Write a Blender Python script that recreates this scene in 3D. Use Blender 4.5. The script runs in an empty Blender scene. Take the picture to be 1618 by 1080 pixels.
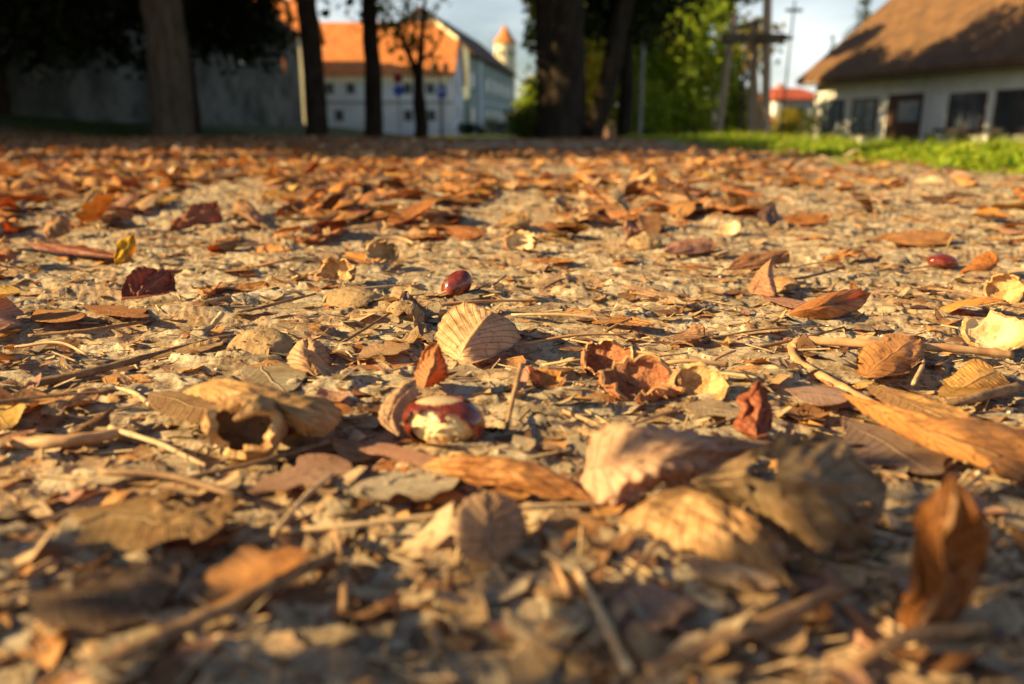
import bpy, math, random
import numpy as np
from mathutils import Vector, Matrix

# ------------------------------------------------------------ camera, world, sun
S = bpy.context.scene
COL = S.collection
TILT = math.radians(14.97); F = 1260.0; HC = 0.13
cd = bpy.data.cameras.new('camera'); cam = bpy.data.objects.new('camera', cd); COL.objects.link(cam)
cam.location = (0, 0, HC); cam.rotation_euler = (math.pi/2 - TILT, 0, 0)
cd.sensor_width = 36; cd.lens = F/1618*36; cd.clip_start = 0.01; cd.clip_end = 2000
cd.dof.use_dof = True; cd.dof.focus_distance = 0.50; cd.dof.aperture_fstop = 6.3
S.camera = cam
S.view_settings.view_transform = 'Standard'; S.view_settings.look = 'None'
S.view_settings.exposure = 1.3; S.view_settings.gamma = 1
S.render.engine = 'CYCLES'
S.cycles.use_denoising = True
S.cycles.max_bounces = 6; S.cycles.transparent_max_bounces = 4
S.cycles.diffuse_bounces = 2

SUN_EL = math.radians(24); SUN_BACK = math.radians(11)
tosun = Vector((-math.cos(SUN_BACK)*math.cos(SUN_EL), -math.sin(SUN_BACK)*math.cos(SUN_EL), math.sin(SUN_EL)))
sd = bpy.data.lights.new('sun', 'SUN'); sun = bpy.data.objects.new('sun', sd); COL.objects.link(sun)
sd.energy = 5.0; sd.angle = math.radians(0.5); sd.color = (1.0, 0.75, 0.345)
sun.rotation_euler = tosun.to_track_quat('Z', 'Y').to_euler(); sun.location = (-20, -5, 12)

W = bpy.data.worlds.new('World'); S.world = W; W.use_nodes = True
nt = W.node_tree; nt.nodes.clear()
wo = nt.nodes.new('ShaderNodeOutputWorld'); bg = nt.nodes.new('ShaderNodeBackground')
sky = nt.nodes.new('ShaderNodeTexSky'); sky.sky_type = 'NISHITA'; sky.sun_disc = False
sky.sun_elevation = SUN_EL; sky.sun_rotation = math.atan2(tosun.x, tosun.y)
bg.inputs[1].default_value = 0.05
tc = nt.nodes.new('ShaderNodeTexCoord'); mp = nt.nodes.new('ShaderNodeMapping'); mp.inputs['Scale'].default_value = (1, 1, 3.2)
nz = nt.nodes.new('ShaderNodeTexNoise'); nz.inputs['Scale'].default_value = 2.6; nz.inputs['Detail'].default_value = 6
rp = nt.nodes.new('ShaderNodeValToRGB'); rp.color_ramp.elements[0].position = .36; rp.color_ramp.elements[1].position = .62
mx = nt.nodes.new('ShaderNodeMix'); mx.data_type = 'RGBA'
nt.links.new(tc.outputs['Generated'], mp.inputs[0]); nt.links.new(mp.outputs[0], nz.inputs['Vector'])
nt.links.new(nz.outputs[0], rp.inputs[0]); sx = nt.nodes.new('ShaderNodeSeparateXYZ'); mrn = nt.nodes.new('ShaderNodeMapRange'); mlt = nt.nodes.new('ShaderNodeMath'); mlt.operation = 'MULTIPLY'
for i_, v_ in enumerate((.07, .27, 1.0, .0)): mrn.inputs[i_+1].default_value = v_
nt.links.new(tc.outputs['Generated'], sx.inputs[0]); nt.links.new(sx.outputs[2], mrn.inputs[0]); nt.links.new(rp.outputs[0], mlt.inputs[0]); nt.links.new(mrn.outputs[0], mlt.inputs[1])
nt.links.new(mlt.outputs[0], mx.inputs[0])   # bright cloud banks lie low over the horizon
nt.links.new(sky.outputs[0], mx.inputs[6]); mx.inputs[7].default_value = (11, 11.4, 11.2, 1)
nt.links.new(mx.outputs[2], bg.inputs[0]); nt.links.new(bg.outputs[0], wo.inputs[0])

# ------------------------------------------------------------ helpers
rng = np.random.default_rng(11); random.seed(5)
def ray(px, py):
    dx = (px-809)/F; dy = (540-py)/F
    return (dx, math.cos(TILT)+dy*math.sin(TILT), -math.sin(TILT)+dy*math.cos(TILT))
def atY(px, py, Y):
    r = ray(px, py); k = Y/r[1]; return Vector((r[0]*k, Y, HC+r[2]*k))
def atZ(px, py, Z):
    r = ray(px, py); k = (Z-HC)/r[2]; return Vector((r[0]*k, r[1]*k, Z))
def topix(x, y, z):
    zz = z-HC; d = y*math.cos(TILT)-zz*math.sin(TILT); u = y*math.sin(TILT)+zz*math.cos(TILT)
    return 809+F*x/d, 540-F*u/d, d
def ss(a, b, x):
    t = np.clip((x-a)/(b-a), 0, 1); return t*t*(3-2*t)
def _h(i, j, s):
    n = (i.astype(np.int64)*374761393 + j.astype(np.int64)*668265263 + s*1442695041) & 0xffffffff
    n = ((n ^ (n >> 13))*1274126177) & 0xffffffff
    n = ((n ^ (n >> 16))*2246822519) & 0xffffffff
    return ((n ^ (n >> 15)) & 0xffffff)/float(0xffffff)
def vn(x, y, s=0):
    x = np.asarray(x, float); y = np.asarray(y, float)
    xi = np.floor(x); yi = np.floor(y); fx = x-xi; fy = y-yi
    fx = fx*fx*(3-2*fx); fy = fy*fy*(3-2*fy); xi = xi.astype(np.int64); yi = yi.astype(np.int64)
    a = _h(xi, yi, s); b = _h(xi+1, yi, s); c = _h(xi, yi+1, s); d = _h(xi+1, yi+1, s)
    return (a*(1-fx)+b*fx)*(1-fy)+(c*(1-fx)+d*fx)*fy
def fbm(x, y, s=0, o=4):
    t = 0; a = .5; n = 0
    for k in range(o):
        t = t+a*vn(x*2**k+k*7.3, y*2**k-k*3.1, s+k); n += a; a *= .5
    return t/n
def gz(x, y):
    x = np.asarray(x, float); y = np.asarray(y, float)
    t = -0.5*ss(10, 30, y) + .8*ss(6, 14, -x)*ss(8, 16, y)*(1-ss(60, 75, y))
    r = np.hypot(x, y)
    t = t - .24*ss(2.1, 4.6, x)*ss(2.5, 8, y)
    t = t + .012*(vn(x*1.9+4, y*1.9, 3)-.5) + .05*(vn(x*.4, y*.4, 9)-.5)*ss(2.5, 8, r)
    return t
def gfine(x, y):
    r = np.hypot(x, y)
    a = .010*(fbm(x*13, y*13, 21, 3)-.5)
    q = fbm(x*15+.5*fbm(x*70, y*90, 5, 2), y*33, 31, 3)*7
    f = np.floor(q)+ss(.72, 1, q-np.floor(q))
    a = a + .0030*(f-3.5)*(1-ss(3, 7, r)*.5)
    q2 = fbm(x*38+.3*fbm(x*150, y*150, 6, 2), y*84, 77, 3)*5
    f2 = np.floor(q2)+ss(.6, 1, q2-np.floor(q2))
    a = a + .0011*(f2-2.5)
    a = a + .0008*(fbm(x*150, y*300, 41, 2)-.5)
    a = a + .012*(fbm(x*5, y*5, 51, 3)-.5)*ss(1.0, 3, r)
    return a
def rough_top(x, y): return float(gz(x, y))

def pmesh(name, verts, quads=None, tris=None, tint=None, lv=None, smooth=True):
    me = bpy.data.meshes.new(name)
    verts = np.asarray(verts, np.float32); nq = 0 if quads is None else len(quads); ntr = 0 if tris is None else len(tris)
    me.vertices.add(len(verts)); me.vertices.foreach_set('co', verts.ravel())
    idx = []; tot = []
    if nq: idx.append(np.asarray(quads, np.int32).ravel()); tot += [np.full(nq, 4, np.int32)]
    if ntr: idx.append(np.asarray(tris, np.int32).ravel()); tot += [np.full(ntr, 3, np.int32)]
    idx = np.concatenate(idx); tot = np.concatenate(tot)
    me.loops.add(len(idx)); me.loops.foreach_set('vertex_index', idx)
    me.polygons.add(len(tot)); me.polygons.foreach_set('loop_start', np.concatenate([[0], np.cumsum(tot)[:-1]]).astype(np.int32))
    me.polygons.foreach_set('loop_total', tot)
    if smooth: me.polygons.foreach_set('use_smooth', np.ones(len(tot), bool))
    me.update(calc_edges=True)
    if tint is not None:
        a = me.attributes.new('tint', 'FLOAT_COLOR', 'POINT'); t = np.ones((len(verts), 4), np.float32); t[:, :3] = tint; a.data.foreach_set('color', t.ravel())
    if lv is not None:
        a = me.attributes.new('lv', 'FLOAT_VECTOR', 'POINT'); a.data.foreach_set('vector', np.asarray(lv, np.float32).ravel())
    return me
def link(name, me, mat, parent=None):
    o = bpy.data.objects.new(name, me); COL.objects.link(o)
    if me is not None and mat is not None and len(me.materials) == 0: me.materials.append(mat)
    if parent is not None: o.parent = parent
    return o
def tag(o, label=None, cat=None, group=None, kind=None):
    if label: o['label'] = label
    if cat: o['category'] = cat
    if group: o['group'] = group
    if kind: o['kind'] = kind
    return o
def empty(name, loc=(0, 0, 0), rz=0, label=None, cat=None, group=None):
    o = bpy.data.objects.new(name, None); COL.objects.link(o); o.location = loc; o.rotation_euler = (0, 0, rz)
    o.empty_display_size = .05
    return tag(o, label, cat, group)

class MB:
    def __init__(s): s.v = []; s.f = []
    def box(s, x0, x1, y0, y1, z0, z1):
        b = len(s.v); s.v += [(x, y, z) for z in (z0, z1) for y in (y0, y1) for x in (x0, x1)]
        s.f += [tuple(b+i for i in q) for q in ((0, 2, 3, 1), (4, 5, 7, 6), (0, 1, 5, 4), (2, 6, 7, 3), (0, 4, 6, 2), (1, 3, 7, 5))]; return s
    def poly(s, *pts):
        b = len(s.v); s.v += [tuple(p) for p in pts]; s.f.append(tuple(range(b, b+len(pts)))); return s
    def slab(s, pts, d):      # polygon given thickness along vector d
        b = len(s.v); n = len(pts); s.v += [tuple(p) for p in pts]+[tuple(Vector(p)+Vector(d)) for p in pts]
        s.f.append(tuple(range(b, b+n))); s.f.append(tuple(range(b+2*n-1, b+n-1, -1)))
        for i in range(n):
            j = (i+1) % n; s.f.append((b+i, b+n+i, b+n+j, b+j))
        return s
    def beam(s, a, b_, r, r2=None, n=8):
        a = Vector(a); b_ = Vector(b_); r2 = r if r2 is None else r2
        d = (b_-a).normalized(); u = d.orthogonal().normalized(); w = d.cross(u); k = len(s.v)
        for p, rr in ((a, r), (b_, r2)):
            for i in range(n):
                t = 2*math.pi*i/n; s.v.append(tuple(p+u*rr*math.cos(t)+w*rr*math.sin(t)))
        for i in range(n): s.f.append((k+i, k+(i+1) % n, k+n+(i+1) % n, k+n+i))
        s.f.append(tuple(range(k+n-1, k-1, -1))); s.f.append(tuple(range(k+n, k+2*n))); return s
    def build(s, name, mat, parent=None, smooth=False):
        me = bpy.data.meshes.new(name); me.from_pydata(s.v, [], s.f); me.update()
        import bmesh
        bm = bmesh.new(); bm.from_mesh(me); bmesh.ops.recalc_face_normals(bm, faces=bm.faces); bm.to_mesh(me); bm.free()
        if smooth: me.polygons.foreach_set('use_smooth', [True]*len(me.polygons))
        return link(name, me, mat, parent)

# ------------------------------------------------------------ materials
def mat_new(name):
    m = bpy.data.materials.new(name); m.use_nodes = True; n = m.node_tree; n.nodes.clear(); return m, n
class NG:
    def __init__(s, t): s.t = t
    def n(s, ty, **k):
        o = s.t.nodes.new(ty)
        for a, b in k.items(): setattr(o, a, b)
        return o
    def l(s, a, b): s.t.links.new(a, b)
    def val(s, inp, v):
        if hasattr(v, 'is_linked') or hasattr(v, 'links'): s.l(v, inp)
        else: inp.default_value = v
    def math(s, op, a, b=0.0, c=None):
        o = s.n('ShaderNodeMath', operation=op); s.val(o.inputs[0], a); s.val(o.inputs[1], b)
        if c is not None: s.val(o.inputs[2], c)
        return o.outputs[0]
    def mix(s, f, a, b, bt='MIX'):
        o = s.n('ShaderNodeMix', data_type='RGBA', blend_type=bt); s.val(o.inputs[0], f)
        for i, v in ((6, a), (7, b)):
            if isinstance(v, tuple): o.inputs[i].default_value = (*v[:3], 1)
            else: s.l(v, o.inputs[i])
        return o.outputs[2]
    def noise(s, vec, sc, det=3, rough=.55, dist=0):
        o = s.n('ShaderNodeTexNoise'); s.l(vec, o.inputs['Vector']); o.inputs['Scale'].default_value = sc
        o.inputs['Detail'].default_value = det; o.inputs['Roughness'].default_value = rough; o.inputs['Distortion'].default_value = dist
        return o.outputs[0]
    def ramp(s, f, st):
        o = s.n('ShaderNodeValToRGB'); s.l(f, o.inputs[0]); e = o.color_ramp.elements
        while len(e) < len(st): e.new(.5)
        for k, (p, c) in enumerate(st): e[k].position = p; e[k].color = (*c, 1) if isinstance(c, tuple) else (c, c, c, 1)
        return o.outputs[0]
    def mr(s, f, a, b, c=0.0, d=1.0):
        o = s.n('ShaderNodeMapRange', interpolation_type='SMOOTHSTEP'); s.l(f, o.inputs[0])
        for i, v in enumerate((a, b, c, d)): o.inputs[i+1].default_value = v
        return o.outputs[0]
    def bump(s, h, st, dist, nrm=None):
        o = s.n('ShaderNodeBump'); s.l(h, o.inputs['Height']); o.inputs['Strength'].default_value = st; o.inputs['Distance'].default_value = dist
        if nrm is not None: s.l(nrm, o.inputs['Normal'])
        return o.outputs[0]
    def out(s, sh):
        o = s.n('ShaderNodeOutputMaterial'); s.l(sh, o.inputs[0])
    def pbr(s, col, rough=.8, spec=.3, nrm=None, coat=0):
        p = s.n('ShaderNodeBsdfPrincipled')
        if isinstance(col, tuple): p.inputs['Base Color'].default_value = (*col[:3], 1)
        else: s.l(col, p.inputs['Base Color'])
        s.val(p.inputs['Roughness'], rough); p.inputs['Specular IOR Level'].default_value = spec; p.inputs['Coat Weight'].default_value = coat
        if nrm is not None: s.l(nrm, p.inputs['Normal'])
        return p.outputs[0]

def leaf_material(name, trans=.3, spot=1.0):
    m, t = mat_new(name); g = NG(t)
    ti = g.n('ShaderNodeAttribute', attribute_name='tint').outputs['Color']
    lv = g.n('ShaderNodeAttribute', attribute_name='lv').outputs['Vector']
    sp = g.n('ShaderNodeSeparateXYZ'); g.l(lv, sp.inputs[0]); u, v, rd = sp.outputs
    oc = g.n('ShaderNodeTexCoord').outputs['Object']
    off = g.n('ShaderNodeVectorMath', operation='ADD'); g.l(oc, off.inputs[0])
    cmb = g.n('ShaderNodeCombineXYZ'); g.l(rd, cmb.inputs[0]); g.l(rd, cmb.inputs[2]); g.l(cmb.outputs[0], off.inputs[1]); P = off.outputs[0]
    n1 = g.noise(P, 45, 4, .6); n2 = g.noise(P, 260, 3, .65); n3 = g.noise(P, 16, 2)
    av = g.math('ABSOLUTE', v)
    ph = g.math('SUBTRACT', g.math('MULTIPLY', u, 11.0), g.math('MULTIPLY', g.math('POWER', av, .8), 2.6))
    sv = g.math('PINGPONG', ph, .5)
    side = g.math('MULTIPLY', g.mr(sv, .0, .09, 1, 0), g.mr(av, .02, .12))
    mid = g.mr(av, .012, .05, 1, 0)
    c = g.mix(g.mr(n1, .35, .7), ti, g.mix(1.0, ti, (.62, .50, .42), 'MULTIPLY'))
    c = g.mix(g.mr(n3, .45, .7, 0, .7), c, g.mix(1.0, ti, (1.12, 1.1, 1.12), 'MULTIPLY'))
    c = g.mix(g.math('MULTIPLY', g.mr(n2, .56, .72), .65*spot), c, (.10, .045, .018))
    c = g.mix(g.math('MULTIPLY', side, .5), c, g.mix(1.0, c, (.55, .45, .38), 'MULTIPLY'))
    c = g.mix(g.math('MULTIPLY', mid, .6), c, g.mix(.5, ti, (.62, .42, .22)))
    edge = g.math('MULTIPLY', g.mr(av, .86, 1.0), g.mr(n1, .35, .6))
    c = g.mix(g.math('MULTIPLY', edge, .6), c, (.16, .07, .03))
    hgt = g.math('ADD', g.math('MULTIPLY', n2, .5), g.math('ADD', g.math('MULTIPLY', mid, .8), g.math('MULTIPLY', side, .5)))
    nr = g.bump(hgt, .7, .0016)
    sh = g.pbr(c, g.mr(n1, .3, .7, .45, .7), .35, nr)
    tr = g.n('ShaderNodeBsdfTranslucent'); g.l(g.mix(1.0, c, (1.35, .95, .55), 'MULTIPLY'), tr.inputs[0]); g.l(nr, tr.inputs['Normal'])
    mxs = g.n('ShaderNodeMixShader'); mxs.inputs[0].default_value = trans; g.l(sh, mxs.inputs[1]); g.l(tr.outputs[0], mxs.inputs[2])
    g.out(mxs.outputs[0]); return m

def simple(name, c1, c2, sc=8, rough=.85, spec=.25, bump=.3, bd=.01, det=4, coat=0, c3=None, aniso=None):
    m, t = mat_new(name); g = NG(t); oc = g.n('ShaderNodeTexCoord').outputs['Object']
    if aniso:
        mpn = g.n('ShaderNodeMapping'); mpn.inputs['Scale'].default_value = aniso; g.l(oc, mpn.inputs[0]); oc = mpn.outputs[0]
    n1 = g.noise(oc, sc, det, .6); n2 = g.noise(oc, sc*5.3, 3, .6)
    c = g.mix(g.mr(n1, .35, .65), c1, c2)
    if c3: c = g.mix(g.mr(n2, .55, .68, 0, .8), c, c3)
    g.out(g.pbr(c, rough, spec, g.bump(g.math('ADD', n1, g.math('MULTIPLY', n2, .5)), bump, bd), coat)); return m

def tile_material(name, c1, c2, c3, row=.32, colw=.2):
    m, t = mat_new(name); g = NG(t); uv = g.n('ShaderNodeTexCoord').outputs['Object']
    sp = g.n('ShaderNodeSeparateXYZ'); g.l(uv, sp.inputs[0])
    x, y, z = sp.outputs
    rr = g.math('MULTIPLY', z, 1/row); fr = g.math('FRACT', rr); fl = g.math('FLOOR', rr)
    xx = g.math('ADD', g.math('MULTIPLY', x, 1/colw), g.math('MULTIPLY', fl, .5)); fx = g.math('PINGPONG', xx, .5)
    cb = g.n('ShaderNodeCombineXYZ'); g.l(g.math('FLOOR', xx), cb.inputs[0]); g.l(fl, cb.inputs[1])
    wn = g.n('ShaderNodeTexWhiteNoise'); g.l(cb.outputs[0], wn.inputs['Vector'])
    c = g.mix(wn.outputs['Value'], c1, c2); n = g.noise(uv, .9, 5, .65)
    c = g.mix(g.mr(n, .42, .72, 0, .85), c, c3)
    h = g.math('ADD', g.math('MULTIPLY', g.math('SUBTRACT', 1.0, fr), .7), g.mr(fx, 0, .15, 0, .5))
    g.out(g.pbr(c, .85, .2, g.bump(h, .6, .04))); return m

# ground
def ground_material():
    m, t = mat_new('ground_mat'); g = NG(t); P = g.n('ShaderNodeNewGeometry').outputs['Position']
    st = g.n('ShaderNodeMapping'); st.inputs['Scale'].default_value = (1, 1.3, 2); g.l(P, st.inputs[0]); Q = st.outputs[0]
    a = g.noise(Q, 9, 5, .6, .3); b = g.noise(Q, 42, 5, .65, .6); c = g.noise(Q, 170, 4, .7); d = g.noise(Q, 520, 3, .7)
    col = g.ramp(b, [(.30, (.11, .065, .035)), (.43, (.30, .215, .13)), (.53, (.48, .375, .25)), (.68, (.62, .51, .36))])
    col = g.mix(g.mr(a, .44, .66, 0, .75), col, g.ramp(c, [(.3, (.16, .08, .04)), (.5, (.38, .21, .10)), (.7, (.5, .32, .17))]))
    col = g.mix(g.mr(c, .50, .62, 0, .8), col, (.10, .055, .032))
    col = g.mix(g.mr(d, .56, .7, 0, .65), col, (.58, .47, .33))
    col = g.mix(g.mr(d, .42, .30, 0, .6), col, (.09, .05, .03))
    # mossy soil under the grass, by place
    sp = g.n('ShaderNodeSeparateXYZ'); g.l(P, sp.inputs[0]); gx = g.math('ADD', sp.outputs[0], g.math('MULTIPLY', g.math('SUBTRACT', g.noise(P, 3, 3), .5), .7))
    gr = g.mr(gx, 1.3, 1.75); fy = g.math('ADD', sp.outputs[1], g.math('MULTIPLY', g.math('SUBTRACT', g.noise(P, .8, 3), .5), 2.0)); gy = g.mr(fy, 13.0, 15.5)
    gm = g.math('MAXIMUM', gr, gy)
    far = g.mix(g.mr(g.noise(P, 25, 3), .4, .6), (.05, .075, .015), (.10, .12, .03))
    col = g.mix(gm, col, far)
    h = g.math('ADD', g.math('MULTIPLY', c, .6), g.math('MULTIPLY', d, .4))
    g.out(g.pbr(col, .9, .18, g.bump(h, .7, .0016))); return m

M = {}
M['leaf'] = leaf_material('dry_leaf', .36); M['litter'] = leaf_material('dry_litter', .15, 1.2)
M['ground'] = ground_material()
M['twig'] = simple('twig_bark', (.20, .105, .05), (.38, .22, .11), 90, .75, .35, .5, .001, 4, 0, (.09, .045, .025))
M['stalk'] = simple('leaf_stalk', (.42, .20, .09), (.55, .32, .15), 90, .6, .4, .3, .0006)
M['paletwig'] = simple('pale_twig', (.48, .30, .15), (.60, .42, .24), 80, .7, .3, .4, .0008, 4, 0, (.25, .14, .07))
M['darktwig'] = simple('dark_twig', (.075, .04, .028), (.16, .085, .05), 80, .7, .35, .5, .001)
def nut_mat():
    m, t = mat_new('chestnut_skin'); g = NG(t); oc = g.n('ShaderNodeTexCoord').outputs['Object']
    n = g.noise(oc, 60, 4, .6, 1.5); w = g.noise(oc, 190, 2)
    c = g.mix(g.mr(n, .35, .68), (.12, .016, .008), (.27, .045, .018)); c = g.mix(g.mr(w, .62, .72, 0, .5), c, (.32, .14, .07))
    g.out(g.pbr(c, g.mr(w, .4, .7, .16, .34), .6, g.bump(n, .15, .001), .4)); return m
M['nut'] = nut_mat()
M['scar'] = simple('chestnut_scar', (.50, .33, .18), (.62, .45, .27), 120, .8, .2, .4, .0008)
M['flesh'] = simple('chestnut_flesh', (.90, .74, .40), (.78, .44, .13), 90, .6, .3, .8, .002, 5, 0, (.95, .86, .60))
M['husk_out'] = simple('husk_outer', (.30, .15, .06), (.46, .27, .12), 110, .8, .25, .8, .002, 5, 0, (.15, .07, .03))
M['husk_in'] = simple('husk_lining', (.58, .36, .16), (.40, .20, .07), 100, .75, .2, .9, .002, 5, 0, (.72, .54, .31))
M['husk_hollow_shade'] = simple('husk_hollow_shade', (.16, .08, .04), (.24, .13, .06), 110, .85, .2, .8, .002, 5)  # lining coloured dark so the hollow reads as shaded
M['husk_red'] = simple('husk_red', (.30, .10, .045), (.46, .20, .09), 120, .8, .25, .8, .002, 5, 0, (.14, .04, .02))
M['husk_pale'] = simple('husk_pale', (.70, .55, .34), (.46, .29, .13), 70, .75, .2, .9, .002, 5)
M['husk_dull'] = simple('husk_dull', (.30, .185, .09), (.42, .27, .135), 60, .85, .2, .9, .002, 5, 0, (.14, .09, .05))
M['white_scrap'] = simple('white_scrap', (.70, .72, .55), (.60, .66, .45), 60, .5, .4, .3, .001)
M['stone'] = simple('pebble_stone', (.42, .36, .28), (.62, .56, .46), 120, .8, .3, .4, .001)
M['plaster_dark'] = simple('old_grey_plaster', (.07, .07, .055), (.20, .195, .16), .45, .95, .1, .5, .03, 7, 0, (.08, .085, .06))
M['white_plaster'] = simple('white_plaster', (.66, .68, .69), (.58, .60, .62), .5, .9, .15, .2, .01, 5)
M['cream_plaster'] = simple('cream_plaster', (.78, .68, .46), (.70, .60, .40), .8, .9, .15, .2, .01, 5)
M['green_plaster'] = simple('greenish_plaster', (.34, .40, .36), (.26, .31, .28), .5, .9, .15, .2, .01, 5)
M['cottage_wall'] = simple('cottage_limewash', (.82, .80, .75), (.70, .68, .64), .9, .92, .12, .5, .02, 6, 0, (.50, .46, .41))
M['pink_plaster'] = simple('pink_plaster', (.62, .34, .25), (.52, .27, .20), .8, .9, .15, .2, .01)
M['roof_orange'] = tile_material('orange_roof_tile', (.70, .26, .075), (.60, .19, .055), (.44, .13, .045))
M['roof_red'] = tile_material('red_roof_tile', (.45, .10, .05), (.34, .07, .04), (.22, .06, .04))
M['roof_brown'] = tile_material('brown_roof_tile', (.16, .09, .06), (.11, .065, .045), (.08, .05, .035))
M['roof_cottage'] = tile_material('cottage_roof_tile', (.21, .11, .05), (.13, .068, .034), (.08, .048, .03), .26, .2)
M['glass_dark'] = simple('dark_window_glass', (.03, .035, .045), (.05, .055, .065), 2, .12, .6, 0, .001)
M['glass_blue'] = simple('curtained_glass', (.24, .30, .34), (.14, .18, .21), 6, .2, .5, 0, .001)
M['frame_dark'] = simple('dark_window_frame', (.05, .035, .028), (.08, .05, .035), 9, .6, .3, .1, .002)
M['frame_grey'] = simple('grey_window_frame', (.30, .29, .28), (.36, .35, .33), 9, .6, .3, .1, .002)
M['door'] = simple('dark_brown_door', (.06, .03, .02), (.10, .05, .03), 6, .6, .3, .3, .004, aniso=(6, 6, 1))
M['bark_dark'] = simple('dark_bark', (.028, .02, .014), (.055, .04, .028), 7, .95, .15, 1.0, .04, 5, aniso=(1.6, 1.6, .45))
M['bark_brown'] = simple('brown_bark', (.07, .05, .03), (.12, .085, .055), 7, .95, .15, 1.0, .04, 5, aniso=(1.6, 1.6, .45))
M['timber'] = simple('weathered_timber', (.42, .29, .17), (.56, .40, .26), 5, .8, .2, .4, .01, 4, aniso=(5, 5, .6))
M['timber_dark'] = simple('dark_timber', (.12, .085, .05), (.20, .14, .085), 5, .8, .2, .4, .01, 4)
M['metal_grey'] = simple('grey_pole', (.25, .26, .27), (.32, .33, .34), 8, .45, .5, .05, .002)
M['sign_blue'] = simple('sign_blue', (.01, .08, .55), (.012, .10, .60), 4, .4, .5, 0, .001)
M['sign_red'] = simple('sign_red', (.32, .02, .025), (.38, .03, .03), 4, .4, .5, 0, .001)
M['white_paint'] = simple('white_paint', (.75, .75, .72), (.66, .66, .62), 6, .5, .4, .05, .002)
M['cream_paint'] = simple('cream_lamp', (.80, .74, .56), (.72, .66, .48), 6, .5, .4, .05, .002)
M['black_timber'] = simple('black_bench_wood', (.015, .013, .013), (.03, .025, .022), 9, .6, .3, .2, .003)
M['slate'] = simple('dark_slate', (.03, .035, .05), (.045, .05, .065), 5, .7, .3, .3, .01)
def foliage(name, a, b, tr=.35, yel=None):
    m, t = mat_new(name); g = NG(t); ti = g.n('ShaderNodeAttribute', attribute_name='tint').outputs['Color']
    sp = g.n('ShaderNodeSeparateColor'); g.l(ti, sp.inputs[0])
    c = g.mix(sp.outputs[0], a, b)
    if yel: c = g.mix(g.mr(sp.outputs[1], .62, .8), c, yel)
    sh = g.pbr(c, .6, .25); trn = g.n('ShaderNodeBsdfTranslucent'); g.l(g.mix(1.0, c, (1.5, 1.5, .7), 'MULTIPLY'), trn.inputs[0])
    ms = g.n('ShaderNodeMixShader'); ms.inputs[0].default_value = tr; g.l(sh, ms.inputs[1]); g.l(trn.outputs[0], ms.inputs[2]); g.out(ms.outputs[0]); return m
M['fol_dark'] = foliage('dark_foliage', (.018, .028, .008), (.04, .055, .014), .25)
M['fol_mid'] = foliage('mid_foliage', (.05, .09, .012), (.12, .17, .02), .45, (.30, .22, .02))
M['fol_sunlit'] = foliage('sunlit_foliage', (.17, .26, .025), (.28, .36, .04), .5, (.40, .30, .03))  # brighter green for sunlit trees, part of the sun sits in the colour
M['fol_yellow'] = foliage('yellow_foliage', (.32, .34, .03), (.42, .38, .04), .45, (.45, .30, .03))
M['fol_conifer'] = foliage('conifer_foliage', (.02, .04, .014), (.05, .08, .02), .2)
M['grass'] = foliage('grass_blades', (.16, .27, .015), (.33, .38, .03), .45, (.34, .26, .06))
M['grass_shaded'] = foliage('shaded_grass_blades', (.03, .06, .008), (.06, .10, .014), .35)  # darker green than the verge: the shade is mixed into this colour

# ------------------------------------------------------------ ground sheet
def build_ground():
    rs = [0.03]
    while rs[-1] < 8: rs.append(rs[-1]+max(.0016, min(rs[-1]**2/(HC*F)*1.25, .03*rs[-1])))
    while rs[-1] < 900: rs.append(rs[-1]*1.03)
    rs = np.array(rs)
    front = np.linspace(-43, 43, 900); back = np.linspace(43, 317, 80)[1:-1]
    th = np.radians(np.concatenate([front, back])); nth = len(th)
    R, TH = np.meshgrid(rs, th, indexing='ij'); X = R*np.sin(TH); Y = R*np.cos(TH)
    Z = gz(X, Y)+gfine(X, Y)*(1-ss(12, 25, R))
    v = np.stack([X, Y, Z], -1).reshape(-1, 3)
    i = np.arange(len(rs)-1)[:, None]; j = np.arange(nth)[None, :]; jn = (j+1) % nth
    q = np.stack([i*nth+j, i*nth+jn, (i+1)*nth+jn, (i+1)*nth+j], -1).reshape(-1, 4)
    c = len(v); v = np.vstack([v, [[0, 0, float(gz(0, 0))]]])
    jj = np.arange(nth); tr = np.stack([np.full(nth, c), (jj+1) % nth, jj], -1)
    me = pmesh('ground', v, q[:, ::-1], tr[:, ::-1])
    return tag(link('ground', me, M['ground']), 'dry trampled earth path ground running to the horizon', kind='structure')
build_ground()

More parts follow.
